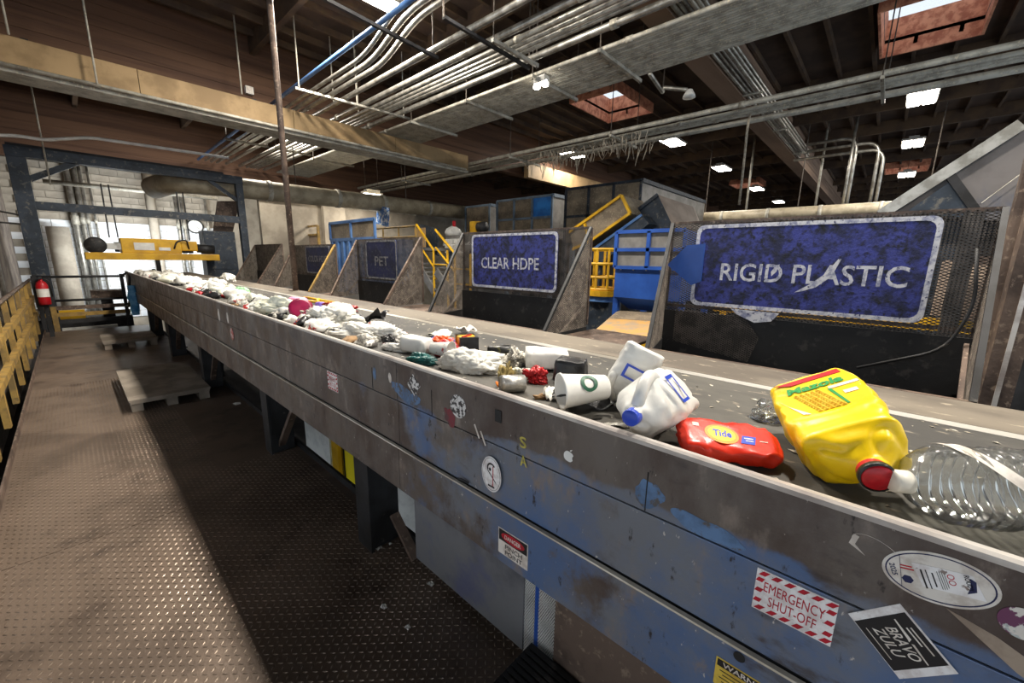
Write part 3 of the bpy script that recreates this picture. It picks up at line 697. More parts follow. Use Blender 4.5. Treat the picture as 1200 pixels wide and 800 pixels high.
b = MB(); b.grid(lambda u, v: (.08*(1-.5*abs(v-.5))*math.cos(6.28*u)+.03*noise.noise((u*4, v*4, 1)), .07*math.sin(6.28*u)+.03*noise.noise((u*4, v*4, 5)), .6*v), 16, 14, True)
b.build('film', mat('blue_film', H('3f8fd0'), H('6fb4e6'), 8, .3), t, True, True)
t = thing('parked_machine', 'dark machine with white and yellow panels past the walkway end', 'machine', (.3, 14, -1.2))
MB().box(-.7, .9, 13.6, 14.6, -1.2, .1).build('body', m_black, t); MB().box(-.5, .6, 13.5, 13.6, -.6, -.1).build('white_panel', m_wht, t)
MB().box(-.3, .1, 13.55, 13.62, .1, .3).build('yellow_panel', m_byellow, t); MB().box(.25, .8, 13.5, 14.0, .55, .72).build('motor', m_rust, t); MB().box(.4, .6, 13.6, 13.9, .1, .55).build('motor_stand', m_black, t)
# things seen below the conveyor
t = thing('yellow_drum', 'bright yellow machine cover seen through the gap under the conveyor', 'cover', (1.95, 2.7, -1.2))
ya, yb = at(392, 548, x=1.75).y, at(426, 570, x=1.75).y
MB().box(1.75, 2.0, yb, ya, -1.2, .32).build('cover', emis('cover_yellow', H('f2dc1c'), .0), t, bevel=.03)  # plain bright yellow, no emission
MB().box(1.742, 1.75, (ya+yb)/2+.05, (ya+yb)/2+.07, -1.0, .32).build('strap', m_black, t)
t = thing('white_drum', 'white rounded machine cover under the conveyor beside the yellow one', 'cover', (1.9, 1.6, -1.2))
yc = at(464, 585, x=1.7).y; MB().tube([(1.85, yc, -1.2), (1.85, yc, .25)], .2, 20).build('drum', m_wht, t, True)
t = thing('white_drum', 'white panel and yellow rail under the conveyor near the second leg', 'cover', (1.9, 4.2, -1.2))
MB().box(1.7, 1.95, 4.3, 5.0, -1.2, .4).build('panel', m_wht, t); MB().box(1.68, 1.72, 4.05, 4.2, -1.2, .45).build('yellow_rail', m_byellow, t)

GZ0 = -1.2
# ================================================================== gantry, magnet separator, end wall fittings
YG = 12.7; KG = YG/11
n0 = set(bpy.data.objects)
t = thing('gantry_frame', 'dark blue-grey steel gantry frame straddling the far conveyor', 'gantry', (1.2, YG, -1.2))
xl, xr, zt = -.36, 2.82, 2.93
for x, w in ((xl, .22), (xr, .14)): MB().box(x-w/2, x+w/2, YG-.08, YG+.08, -1.2, zt).build('post', m_bluegrey, t, bevel=.008)
MB().box(xl-.115, xr+.075, YG-.085, YG+.085, zt-.14, zt+.005).build('top_beam', m_bluegrey, t); MB().box(xl-.1, xr+.07, YG-.1, YG+.1, zt-.16, zt-.14).build('top_beam_flange', m_bluegrey, t)
MB().box(xl-.1, xr-.2, YG+.3, YG+.42, zt-.02, zt+.1).build('rear_beam', m_black, t); MB().box(xl-.1, xl+.1, YG+.08, YG+.42, zt-.14, zt).build('side_beam', m_bluegrey, t)
MB().box(xl, xr, YG-.07, YG+.07, 1.93, 2.07).build('cross_beam', m_bluegrey, t)
MB().bar((xl+.1, YG, zt-.5), (xl+.75, YG, zt-.1), .09).build('knee_brace', m_bluegrey, t); MB().bar((xr-.06, YG, zt-.5), (xr-.6, YG, zt-.1), .07).build('knee_brace', m_bluegrey, t)
t = thing('magnet_separator', 'yellow overband magnet separator hung below the gantry above the belt', 'separator', (1.2, YG, 1.45))
MB().box(.22, 2.25, YG-.3, YG+.3, 1.47, 1.60).build('tray', m_byellow, t, bevel=.01)
MB().box(.72, 1.62, YG-.26, YG+.26, 1.60, 1.88).build('magnet_box', m_byellow, t, bevel=.01)
MB().box(1.62, 1.9, YG-.2, YG+.2, 1.66, 1.86).build('gearbox', m_byellow, t, bevel=.02)
lathe(MB(), [(0, -.28), (.14, -.28), (.15, -.26), (.15, .26), (.14, .28), (0, .28)], 24).build('tail_pulley', m_rubber, t, True, True).matrix_local = Matrix.Translation((.38-1.2, 0, .28)) @ Matrix.Rotation(math.pi/2, 4, 'X')
MB().box(.46, .72, YG-.22, YG+.22, 1.66, 1.78).build('take_up', m_steel, t)
MB().tube([(1.9, YG-.1, 1.72), (2.2, YG-.1, 1.70)], .09, 16).build('motor', m_black, t, True)
MB().box(.90, 1.2, YG-.268, YG-.262, 1.66, 1.80).build('plate_label', m_wht, t); MB().box(1.26, 1.44, YG-.268, YG-.262, 1.66, 1.72).build('plate_label', m_wht, t)
MB().tube(roundpath([(1.5, YG-.27, 1.7), (1.55, YG-.3, 1.85), (1.72, YG-.28, 1.88), (1.75, YG-.2, 1.7)], .06), .015, 6).build('hose', m_rubber, t, True)
for x in (.65, 1.75):
    for dx in (-.05, .05): MB().bar((x+dx*1.2, YG, 1.88), (x+dx, YG, 2.85), .022).build('hanger_chain', m_black, t)
t = thing('control_cabinet', 'dark blue-grey cabinet standing right of the magnet separator', 'cabinet', (2.35, YG+.4, -1.2))
MB().box(2.1, 2.7, YG+.3, YG+.8, -1.2, 1.74).build('body', m_bluegrey, t); MB().box(2.12, 2.68, YG+.28, YG+.3, .9, 1.72).build('door', m_bluegrey, t)
t = thing('hopper_plate', 'rust-grey curved chute plate hanging beside the gantry post', 'chute', (2.4, YG+.5, 1.75))
MB().prism([(2.25, YG+.5, 1.75), (2.6, YG+.5, 1.75), (2.95, YG+.6, 2.85), (2.5, YG+.6, 2.8)], (0, .05, 0)).build('plate', m_rust, t)
for o in [o for o in bpy.data.objects if o not in n0 and o.parent is None]:
    o.location.x *= KG; o.location.z = 1.6+(o.location.z-1.6)*KG if o.location.z > 0 else GZ0
    k = (KG, 1, KG); o.scale = k
    if o.location.z == GZ0: o.scale = (KG, 1, (1.6+(2.93-1.6)*KG+1.2)/(2.93+1.2))
# wall clock
c = at(229, 265, y=18.35)
t = thing('wall_clock', 'round white wall clock with black rim on the end wall', 'clock', (c.x, 18.42, c.z))
lathe(MB(), [(0, 0), (.24, 0), (.25, .03), (.22, .06), (.21, .04), (0, .04)], 28).build('rim', m_black, t, True, True).matrix_local = Matrix.Rotation(math.pi/2, 4, 'X')
lathe(MB(), [(0, .045), (.205, .045), (.205, .0)], 28).build('face', m_wht, t, False, True).matrix_local = Matrix.Rotation(math.pi/2, 4, 'X')
for a, l in ((2.2, .15), (.7, .1)): MB().bar((0, -.05, 0), (l*math.sin(a), -.05, l*math.cos(a)), .014, .004).build('hand', m_ink, t, local=True)
for k in range(12):
    a = k*math.pi/6; MB().bar((.16*math.sin(a), -.049, .16*math.cos(a)), (.19*math.sin(a), -.049, .19*math.cos(a)), .012, .003).build('hour_mark', m_ink, t, local=True)
# pipes on the end wall and columns
def pipe(name, label, pts, r, m=None, cat='pipe', group=None, rr=.12, couplings=()):
    t = thing(name, label, cat, tuple(pts[0]), group); path = roundpath(pts, rr) if len(pts) > 2 else [Vector(p) for p in pts]
    MB().tube(path, r, 10).build('tube', m or m_steel, t, True)
    for q in couplings:
        a, b = Vector(pts[q[0]]), Vector(pts[q[0]+1]); p = a.lerp(b, q[1]); d = (b-a).normalized()
        MB().tube([p-d*r*2, p+d*r*2], r*1.3, 10).build('coupling', m_dust, t, True)
    return t
for k, (px, r) in enumerate(((84, .07), (93, .05), (99, .04), (108, .03), (205, .05), (212, .05), (240, .04))):
    a = at(px, 235, y=18.3); pipe('wall_pipe', 'vertical steel pipe on the end wall, %s from the left' % ('first', 'second', 'third', 'fourth', 'fifth', 'sixth', 'seventh')[k], [(a.x, 18.3, -1.2), (a.x, 18.3, 4.15)], r, m_steel, 'pipe', 'pipes on the end wall', couplings=((0, .7),))
for k, (px, r) in enumerate(((74, .24), (186, .13))):
    a = at(px, 300, y=17.9); t = thing('wall_column', ['grey round column at the left of the white wall', 'pale round column behind the magnet separator'][k], 'column', (a.x, 17.85, -1.2))
    MB().tube([(a.x, 17.85, -1.2), (a.x, 17.85, (2.3, 4.15)[k])], r, 20).build('shaft', m_conc, t, True)
    MB().box(a.x-r-.05, a.x+r+.05, 17.55, 18.15, -1.2, -1.1).build('base', m_conc, t)
a, b = at(50, 212, y=16.5), at(255, 237, y=16.5)
pipe('wall_pipe', 'horizontal steel pipe crossing the end wall behind the gantry', [(a.x, 16.5, a.z), (b.x, 16.5, a.z)], .06, m_dust)
# left wall conduits and boxes
pipe('wall_conduit', 'white conduit climbing the left wall and bending along the beam', [(-.93, 11.6, .2), (-.93, 11.6, at(12, 166, y=11.6).z), at(22, 159, y=12), at(50, 164, y=12), at(105, 161, y=12), at(268, 185, y=12)], .03, m_wht, 'conduit', None, .15)
pipe('wall_conduit', 'thick steel conduit standing on the left wall', [(-.92, 10.9, -.2), (-.92, 10.9, 4.3)], .04, m_steel, 'conduit')
pipe('wall_conduit', 'thin steel conduit beside the gantry post at left', [(-.93, 12.6, -.2), (-.93, 12.6, 3.6)], .03, m_steel, 'conduit')
for k, (y, z, w, h) in enumerate(((10.1, 1.5, .3, .4), (10.5, 1.15, .35, .3), (10.2, .8, .25, .25))):
    t = thing('junction_box', 'grey electrical box on the left wall, %s of three' % ('highest', 'middle', 'lowest')[k], 'box', (-1, y, z-h/2))
    MB().box(-1.0, -.86, y-w/2, y+w/2, z-h/2, z+h/2).build('body', m_concl, t); MB().box(-.862, -.85, y-w/2+.02, y+w/2-.02, z-h/2+.02, z+h/2-.02).build('door', m_greypanel, t)
for k in range(2):
    pipe('black_cable', 'black cable looping from the left wall to the gantry, %s' % ('upper', 'lower')[k], [(-.95, 10.2, 2.0-k*.15), (-.8, 10.5, 2.25-k*.2), (-.47, 10.92, 2.2-k*.15)], .015, m_rubber, 'cable', None, .2)

# ================================================================== conduit racks under the roof
def rack(name, label, xs, z, ya, yb, rs, hang, m, hm, path=None, lay=None):
    t = thing(name, label, 'conduit rack', (xs[0], ya, z))
    for k, x in enumerate(xs):
        r = rs[k % len(rs)]
        pts = path(k, x) if path else [(x, ya, z), (x, yb, z)]
        MB().tube(roundpath(pts, .35) if len(pts) > 2 else pts, r, 8).build('conduit', lay[k] if lay and lay[k] else m, t, True)
        for q in (.3, .62):
            y = ya+(yb-ya)*(q+.03*((k*7) % 5))
            if not path: MB().tube([(x, y-.05, z), (x, y+.05, z)], r*1.25, 8).build('coupling', hm, t, True)
    for y in hang:
        MB().box(min(xs)-.12, max(xs)+.12, y-.025, y+.025, z-max(rs)-.05, z-max(rs)).build('trapeze', hm, t)
        for x in (min(xs)-.09, max(xs)+.09): MB().tube([(x, y, z-max(rs)-.08), (x, y, ZR)], .01, 6).build('hanger_rod', m_rod, t)
    return t
def bent(k, x):
    if k < 4:
        return [(x, -3, 5.05), (x, 5.6, 5.05), (x, 6.6, 4.72), (x, 17.6, 4.72)] if k else [(x, -3, 4.9), (x, 17.6, 4.72)]
    return [(x, -3, 4.72), (x, 17.6, 4.72)]
rack('conduit_rack', 'bundle of shiny conduits with an offset bend, left of the flat cable tray', [3.42, 3.62, 3.78, 3.95, 4.22], 4.72, -3, 17.6, [.035, .03, .04, .04, .045], (3.2, 13.6), m_steel, m_steel, bent, [m_lblue, None, None, None, None])
rack('conduit_rack', 'shiny straight conduits running beside the offset bundle', [4.62, 4.84, 4.97, 5.08, 5.18, 5.40], 4.72, -3, 17.6, [.05, .04, .03, .03, .03, .05], (4.6, 13.6), m_steel, m_dust)
rack('conduit_rack', 'wide flat grey tray of many thin conduits crossing the roof', [5.84+.0595*k for k in range(20)], 4.70, -3, 17.6, [.034, .026, .029, .027], (8.5, 6.6, 4.9, 3.6, 14), m_dust, m_dust)
rack('conduit_rack', 'dusty conduit run with cobwebs in front of the twin lamp', [9.05, 9.4, 9.55, 9.68, 10.15], 4.55, -4, 17.6, [.05, .035, .035, .045, .06], (8.4, 5.2, .5, 14), m_dust, m_dust)
t = thing('conduit_rack', 'conduits clipped along the side of the right roof girder', 'conduit rack', (6, 2.2, 4.8))
for k in range(6): MB().tube([(4.5, 2.70-.075*(k//3)*3, 5.05+.1*(k%3)), (17, 2.70-.075*(k//3)*3, 5.05+.1*(k%3))], .03, 8).build('conduit', m_steel, t, True)
for x in (7, 10, 13, 16): MB().box(x-.03, x+.03, 2.40, 2.75, 5.0, 5.03).build('clip_bar', m_dust, t)
t = thing('strut_hanger', 'white strut trapeze carrying both shiny conduit bundles', 'strut', (4.4, 8.5, 4.6))
MB().bar((3.3, 8.6, 4.655), (5.6, 8.35, 4.64), .05, .04).build('strut', m_steel, t)
for x in (3.33, 4.45, 5.55): MB().tube([(x, 8.5, 4.65), (x, 8.5, ZR)], .012, 6).build('rod', m_dust, t)
a, b = at(383, 0, z=4.63), at(513, 68, z=4.63)
t = thing('strut_hanger', 'black strut slanting under the shiny conduits at the top edge', 'strut', tuple(b)); d = (b-a)
MB().bar(a-d*.6, b, .05, .04).build('strut', m_black, t)
for q in (0, .95): p = a+d*q; MB().tube([p, (p.x, p.y, ZR)], .012, 6).build('rod', m_rod, t)
a, b = at(520, 20, z=4.63), at(620, 80, z=4.63)
t = thing('strut_hanger', 'second black strut under the shiny conduits, right of the first', 'strut', tuple(b))
MB().bar(a, b, .05, .04).build('strut', m_black, t)
for p in (a, b): MB().tube([p, (p.x, p.y, ZR)], .012, 6).build('rod', m_rod, t)
# cobweb strands: uncountable lint hanging from the dusty run
cob = MB(); random.seed(3)
for k in range(150):
    y = random.uniform(4.3, 8.2); x = random.uniform(9.1, 10.2); l = random.uniform(.05, .35)*(1 if random.random() < .8 else 1.7)
    z = 4.5; q = random.uniform(-.12, .12); y2 = y+random.uniform(.1, .4)
    if k % 3: cob.tube([(x, y, z), (x+q*.3, y+q*.5, z-l*.5), (x, y+q, z-l)], [.008, .014, .006], 4)
    else: cob.tube([(x, y, z), (x, (y+y2)/2, z-l), (x, y2, z)], .009, 4)
tag(cob.build('hanging_lint', mat('lint', H('b5aa98'), H('8c8170'), 20, .95)), 'strings of pale lint hanging from the dusty conduit run', 'lint', kind='stuff')
# hangers and drops
a = at(866, 240, x=9.5)
pipe('hanging_rope', 'white lint-covered rope hanging left of the nearest bin sign', [(9.5, a.y, 4.5), (9.53, a.y+.03, 4.2), (9.48, a.y, 3.6), (9.5, a.y, a.z)], .022, mat('lint', H('b5aa98'), H('8c8170'), 20, .95), 'rope')
for k, (px, py, yy, z0) in enumerate(((385, 30, 9.0, 4.75), (415, 40, 9.2, 4.75), (42, 130, 12.5, 2.9), (283, 105, 9.6, 4.62), (97, 0, 9.6, 4.2), (8, 30, 9.7, 4.62))):
    a = at(px, py, y=yy)
    pipe('hanger_rod', 'thin hanger rod dropping from the roof, %s' % ('left of the offset bundle', 'beside the offset bundle', 'above the gantry post', 'with a small white box', 'above the pale band', 'at the upper left corner')[k], [(a.x, yy, z0), (a.x, yy, ZR)], .014, m_dust, 'rod')
t = thing('junction_box', 'small white junction box on the girder left of the conduits', 'box', (2.76, 10.3, 4.72)); a = at(292, 106, y=10.28)
MB().box(a.x-.07, a.x+.07, 10.24, 10.35, a.z-.07, a.z+.07).build('body', m_wht, t); MB().box(a.x-.06, a.x+.06, 10.23, 10.24, a.z-.06, a.z+.06).build('cover', m_prlght, t)
for k in range(3):
    xx = 16.5; y1_, y2_ = at(930, 172+k*8, x=xx), at((1005, 1032, 1037)[k], (165, 168, 178)[k], x=xx)
    pipe('conduit_drop', 'steel conduit loop running off the girder and turning down, %s of three' % ('inner', 'middle', 'outer')[k], [(xx, y1_.y, y1_.z), (xx, y2_.y, y1_.z+.02), (xx, y2_.y, 3.0)], .045, m_steel, 'conduit', 'conduit drops', .4)
a = at(1003, 150, x=16.2); pipe('conduit_drop', 'straight steel conduit dropping beside the conduit loops', [(16.2, a.y, ZR), (16.2, a.y, 3.0)], .04, m_steel, 'conduit', 'conduit drops')
for k, (px, xx) in enumerate(((962, 17), (880, 17))):
    a = at(px, 200, x=xx); pipe('conduit_drop', ['thin rod dropping behind the sign top, right of the girder lamp row', 'thin rod dropping by the small red skylight'][k], [(xx, a.y, ZR), (xx, a.y, 3.3)], .035, m_dust, 'rod', 'conduit drops')
# flood lamp on a bent pipe
a = at(808, 108, x=8.0); t = thing('bent_pipe_lamp', 'small white lamp on a bent pipe below the wide tray', 'lamp', (8.0, a.y, a.z))
MB().tube(roundpath([(7.1, a.y+.35, 4.72), (8.0, a.y+.5, 4.72), (8.0, a.y+.5, a.z+.2), (8.0, a.y+.05, a.z+.05)], .15), .035, 8).build('pipe', m_steel, t, True)
MB().tube([(8.0, a.y+.5, 4.72), (8.0, a.y+.5, ZR)], .012, 6).build('hanger_rod', m_rod, t)
lathe(MB(), [(0, .05), (.05, .04), (.1, -.05), (.11, -.09), (0, -.09)], 16).build('shade', m_wht, t, True, True)

a = at(634, 93, z=4.62); t = thing('twin_spot', 'small twin spot lamps clipped to the near edge of the wide conduit tray', 'lamp', (a.x, a.y, 4.5))
MB().box(a.x-.06, a.x+.08, a.y-.12, a.y+.12, 4.56, 4.66).build('housing', m_lampbody, t)
for q in (-.09, .09): lathe(MB(), [(0, -.05), (.055, -.05), (.06, -.02), (.03, .04), (0, .04)], 14).build('spot_head', m_lamp, t, True, True).location = (0, q, .05)
# big pale ducts
a, b = at(205, 212, y=13.2), at(545, 246, y=13.2)
zz = (a.z+b.z)/2
t = thing('duct_pipe', 'long pale duct pipe crossing behind the gantry and bins', 'pipe', (a.x, 13.2, a.z))
MB().tube(roundpath([(a.x-.3, 14.2, a.z-.1), (a.x, 13.2, a.z), (b.x, 13.2, b.z-.1)], .5), .26, 18).build('tube', m_pipe, t, True)
for q in (.22, .43, .6, .8):
    p = Vector((a.x, 13.2, a.z)).lerp(Vector((b.x, 13.2, b.z-.1)), q); MB().tube([p-Vector((.06, 0, 0)), p+Vector((.06, 0, 0))], .28, 18).build('joint_band', m_dust, t, True)
for q in (.3, .7):
    p = Vector((a.x, 13.2, a.z)).lerp(Vector((b.x, 13.2, b.z-.1)), q); MB().tube([p, (p.x, 13.2, ZR)], .015, 6).build('hanger_rod', m_rod, t)
t = thing('duct_pipe', 'long pale duct pipe behind the top of the nearest bin sign', 'pipe', (16, 3, 3.2))
MB().tube([(16, -2.5, 3.2), (16, 6.2, 3.2)], .2, 16).build('tube', m_pipe, t, True)
for y in (.4, 1.8, 3.2, 4.6): MB().tube([(16, y-.05, 3.2), (16, y+.05, 3.2)], .215, 16).build('joint_band', m_dust, t, True)
for y in (-.5, 2.4, 5.2): MB().tube([(16, y, 3.4), (16, y, ZR)], .015, 6).build('hanger_rod', m_rod, t)

# ================================================================== machines behind the bins
GZ = -1.2
def pane_grid(t, F, wd, ht, nx, ny, fm, pm, bw=.05, names=('panel', 'frame_bar'), special=None):
    for i in range(nx):
        for j in range(ny):
            b = MB(); F.rect(b, wd*(i+.5)/nx, ht*(j+.5)/ny, wd/nx-.01, ht/ny-.01, 0, .02); b.build(names[0], special.get((i, j), pm) if special else pm, t)
    for i in range(nx+1): MB().bar(F.p(wd*i/nx, 0, .02), F.p(wd*i/nx, ht, .02), bw, .04, up=F.n).build(names[1], fm, t)
    for j in range(ny+1): MB().bar(F.p(0, ht*j/ny, .02), F.p(wd, ht*j/ny, .02), bw, .04, up=F.n).build(names[1], fm, t)
def posts(t, pts, z1, r=.05, m=None):
    for x, y in pts: MB().box(x-r, x+r, y-r, y+r, GZ, z1).build('leg', m or m_bluegrey, t)
# blue hopper with four grey panels
X = 5.6; tl, tr, ml, bl = at(724, 272, x=X), at(794, 270, x=X), at(724, 313, x=X), at(725, 348, x=X); yl, yr = tl.y, tr.y-.12
t = thing('feed_hopper', 'bright blue hopper with four grey panels left of the nearest bin', 'hopper', (X+.5, (yl+yr)/2, GZ))
pane_grid(t, Fr((X, yl, ml.z), UY, UZ), yl-yr, tl.z-ml.z, 2, 2, m_blue, m_greypanel)
MB().box(X, X+.02, yr, yl, bl.z, ml.z).build('front_plate', m_blue, t)
b2 = at(733, 362, x=X+.25)
MB().prism([(X, yl, bl.z), (X+.02, yl, bl.z), (X+.35, yl-.1, b2.z), (X+.33, yl-.1, b2.z)], (0, yr-yl+.1, 0)).build('sloped_plate', m_blue, t)
MB().box(X+.02, X+1.2, yl-.02, yl, bl.z, tl.z).build('side_plate', m_blue, t); MB().box(X+.02, X+1.2, yr, yr+.02, bl.z, tl.z).build('side_plate', m_blue, t); MB().box(X+1.18, X+1.2, yr, yl, bl.z, tl.z).build('back_plate', m_blue, t)
posts(t, [(X+.1, yl), (X+1.1, yl), (X+.1, yr), (X+1.1, yr)], bl.z, .04, m_blue)
for k in range(5): 
    p = Vector((X-.01, yl+(yr-yl)*(k+.5)/5, ml.z-.03)); MB().tube([p, p+Vector((-.02, 0, 0))], .012, 6).build('bolt', m_steel, t)
# tan tray in front of it
A, B, C, D = at(724, 364, x=5.75), at(786, 367, x=5.75), at(764, 398, x=4.4), at(692, 391, x=4.4)
t = thing('discharge_tray', 'tan strand-board discharge tray with orange front below the blue hopper', 'tray', ((A.x+D.x)/2, A.y, GZ))
dz = Vector((0, 0, -.06)); MB().prism([A, B, C, D], dz).build('tray_board', m_osb, t)
D2, C2 = D.lerp(A, .62), C.lerp(B, .62); up = Vector((0, 0, .006))
MB().prism([A+up, B+up, C2+up, D2+up], (0, 0, -.004)).build('worn_sheet', m_pane, t)
MB().prism([D, C, C+Vector((0, 0, -.2)), D+Vector((0, 0, -.2))], (-.03, 0, 0)).build('front_lip', m_byellow, t)
posts(t, [(4.5, D.y-.05), (4.5, C.y+.05)], D.z-.1, .05, m_bluegrey)
# yellow ladder cage on a blue post
X = 6.3; a, b = at(682, 292, x=X), at(717, 345, x=X); yc = (a.y+b.y)/2; r = abs(a.y-b.y)/2; z0 = b.z+.05; z1 = a.z
t = thing('safety_cage', 'yellow tubular safety cage on a blue-grey base', 'cage', (X+r, yc, GZ))
for k in range(10):
    q = 2*math.pi*k/10; p = Vector((X+r+r*math.cos(q), yc+r*math.sin(q), 0)); MB().tube([p+Vector((0, 0, z0)), p+Vector((0, 0, z1))], .025, 6).build('cage_bar', m_byellow, t)
for z in (z0+.02, z0+(z1-z0)*.32, z0+(z1-z0)*.65, z1):
    MB().tube([(X+r+r*math.cos(2*math.pi*k/20), yc+r*math.sin(2*math.pi*k/20), z) for k in range(21)], .028, 6).build('cage_ring', m_byellow, t)
MB().tube([(X+r, yc, z0-.1), (X+r, yc, z0)], r+.06, 20).build('floor_plate', m_byellow, t); MB().tube([(X+r, yc, z0-.2), (X+r, yc, z0-.1)], r+.02, 12).build('collar', m_lblue, t)
MB().box(X+.1, X+2*r-.1, yc-r+.1, yc+r-.1, GZ, z0-.2).build('base', m_bluegrey, t)
# inclined conveyor with yellow framed dusty cover
X = 7.4; q = [at(*p, x=X) for p in ((668, 272), (729, 229), (739, 250), (692, 283), (672, 292))]
t = thing('inclined_conveyor', 'inclined conveyor with a yellow-framed dusty cover rising to the right', 'conveyor', (X+.6, q[0].y, GZ))
MB().prism(q, (.9, 0, 0)).build('cover_panel', m_pane, t)
for i, j in ((0, 1), (1, 2), (2, 3), (3, 4)): MB().bar(q[i]+Vector((-.02, 0, 0)), q[j]+Vector((-.02, 0, 0)), .06, .05).build('cover_frame', m_byellow, t)
e = at(686, 262, x=X); MB().bar(e+Vector((-.02, 0, 0)), q[3]+Vector((-.02, 0, 0)), .06, .05).build('cover_frame', m_byellow, t)
u = [at(*p, x=X+.1) for p in ((690, 296), (752, 252), (760, 262), (700, 312))]
MB().prism(u, (.8, 0, 0)).build('stringer', m_bluegrey, t); MB().bar(u[0], u[1], .05).build('stringer_rail', m_lblue, t)
posts(t, [(X+.3, u[0].y-.15), (X+.3, u[2].y+.1)], u[0].z-.1, .07); MB().bar((X+.3, u[0].y-.15, .2), (X+.3, u[2].y+.1, 1.6), .06).build('brace', m_bluegrey, t)
# hood next to it
X = 7.9; f = [at(*p, x=X) for p in ((741, 251), (771, 228), (790, 268), (748, 268))]; g2 = [at(812, 242, x=8.8), at(822, 268, x=8.8)]
t = thing('chute_hood', 'steel transfer hood, one face blue-grey and one face tan', 'hood', (X+.4, f[1].y, GZ))
MB().prism(f, (.06, 0, 0)).build('blue_face', m_bluegrey, t)
MB().add([f[1], g2[0], g2[1], f[2], f[1]+Vector((.1, 0, -.02)), g2[0]+Vector((.1, 0, -.02)), g2[1]+Vector((.1, 0, -.02)), f[2]+Vector((.1, 0, -.02))], [(0, 1, 2, 3), (7, 6, 5, 4), (0, 4, 5, 1), (1, 5, 6, 2), (2, 6, 7, 3), (3, 7, 4, 0)]).build('tan_face', m_tan, t)
MB().bar(f[0], f[1], .06).build('edge_bar', m_bluegrey, t)
posts(t, [(X+.2, f[3].y), (X+.6, f[2].y)], f[3].z, .06)
MB().box(X+.05, X+.8, f[2].y, f[3].y, GZ+.6, f[3].z).build('lower_box', m_bluegrey, t)
# framed enclosures further back
def enclosure(X, p0, p1, zb, nx, ny, fm, pm, label, depth=1.5, special=None):
    a, c = at(*p0, x=X), at(*p1, x=X); h = a.z-zb
    t = thing('panel_enclosure', label, 'enclosure', (X+depth/2, (a.y+c.y)/2, GZ))
    pane_grid(t, Fr((X, a.y, zb), UY, UZ), a.y-c.y, h, nx, ny, fm, pm, .07, special=special)
    MB().box(X+.03, X+depth, c.y, c.y+.03, zb, a.z).build('side_panel', m_greypanel, t); MB().bar((X, c.y, a.z), (X+depth, c.y, a.z), .1).build('top_rail', fm, t)
    MB().box(X+depth, X+depth+.03, c.y, a.y, zb, a.z).build('rear_panel', pm, t)
    posts(t, [(X, a.y), (X, c.y), (X+depth, c.y)], zb, .06, fm); return t
enclosure(10.5, (664, 222), (752, 214), 2.1, 3, 2, m_bluegrey, m_pane, 'tall dusty panel enclosure behind the yellow-framed cover', 5)
m_bluep = mat('blue_panel', H('2f86d8'), H('2570c0'), 3, .5)
enclosure(10.5, (583, 236), (648, 228), 2.3, 3, 2, mat('pale_blue_frame', H('76889a'), H('5c6c7c'), 3, .5), m_pane, 'dusty framed panel with one blue pane above the clear HDPE sign', 1.2, {(2, 1): m_bluep})
enclosure(11.2, (546, 243), (574, 238), 2.3, 1, 1, mat('pale_blue_frame', H('76889a'), None), m_pane, 'narrow framed panel left of the one with the blue pane', 1)
# light platform, stairs
X = 6.2; a, b = at(440, 268, x=X), at(487, 264, x=X)
t = thing('service_platform', 'service platform with yellow rails behind the PET bin', 'platform', (X+.5, a.y, GZ))
zb = at(440, 290, x=X).z
MB().box(X, X+1.2, b.y, a.y+2.0, zb-.08, zb).build('deck', m_greypanel, t)
for q in (0, .5): MB().tube([(X, a.y+2.0, a.z-(a.z-zb)*q), (X, b.y, a.z-(a.z-zb)*q)], .03, 6).build('rail', m_yellow, t)
for k in range(6): y = a.y+2.0+(b.y-a.y-2.0)*k/5; MB().tube([(X, y, zb), (X, y, a.z)], .025, 6).build('rail_post', m_yellow, t)
MB().box(X+.5, X+.52, b.y+.3, b.y+.8, zb, a.z).build('wood_panel', m_osb, t); MB().box(X+.3, X+.8, a.y-.3, a.y+.6, zb, zb+.25).build('crate', m_greypanel, t)
posts(t, [(X+.05, b.y), (X+.05, a.y+1.9), (X+1.1, b.y), (X+1.1, a.y+1.9)], zb-.08)
t = thing('stairs', 'steel stairs with yellow handrails going down between PET and clear HDPE bins', 'stairs', (5.8, b.y-.5, GZ))
for k, (p0, p1, p2) in enumerate((((488, 263), (508, 293), (508, 330)), ((510, 269), (533, 297), (531, 330)))):
    XX = 6.2-k*.05
    P = [at(*p, x=XX) for p in (p0, p1, p2)]; P[2].y = P[1].y
    MB().tube([P[0], P[1], P[2]], .03, 6).build('handrail', m_byellow, t); d = Vector((0, 0, -.42)); MB().tube([P[0]+d, P[1]+d], .025, 6).build('mid_rail', m_byellow, t)
    for z in (.35, .7): MB().tube([P[1]+Vector((0, 0, -z)), P[1]+Vector((0, -.55, -z))], .022, 6).build('landing_rail', m_byellow, t)
    MB().bar(P[0]+Vector((0, 0, -1.0)), P[1]+Vector((0, 0, -1.05)), .04, .2, up=(0, 0, 1)).build('stringer', m_greypanel, t)
    MB().tube([P[1]+Vector((0, -.55, 0)), (P[2].x, P[2].y-.55, GZ)], .03, 6).build('rail_post', m_byellow, t); MB().tube([P[2], (P[2].x, P[2].y, GZ)], .03, 6).build('rail_post', m_byellow, t)
P0, P1 = at(488, 263, x=6.2), at(508, 293, x=6.2)
for k in range(7):
    q = k/6; p = P0.lerp(P1, q); MB().box(6.2, 7.0, p.y-.12, p.y+.12, p.z-1.0, p.z-.96).build('tread', m_greypanel, t)
MB().prism([at(490, 262, x=6.9), at(513, 268, x=6.9), at(513, 300, x=6.9), at(492, 285, x=6.9)], (.04, 0, 0)).build('side_panel', m_bluegrey, t)
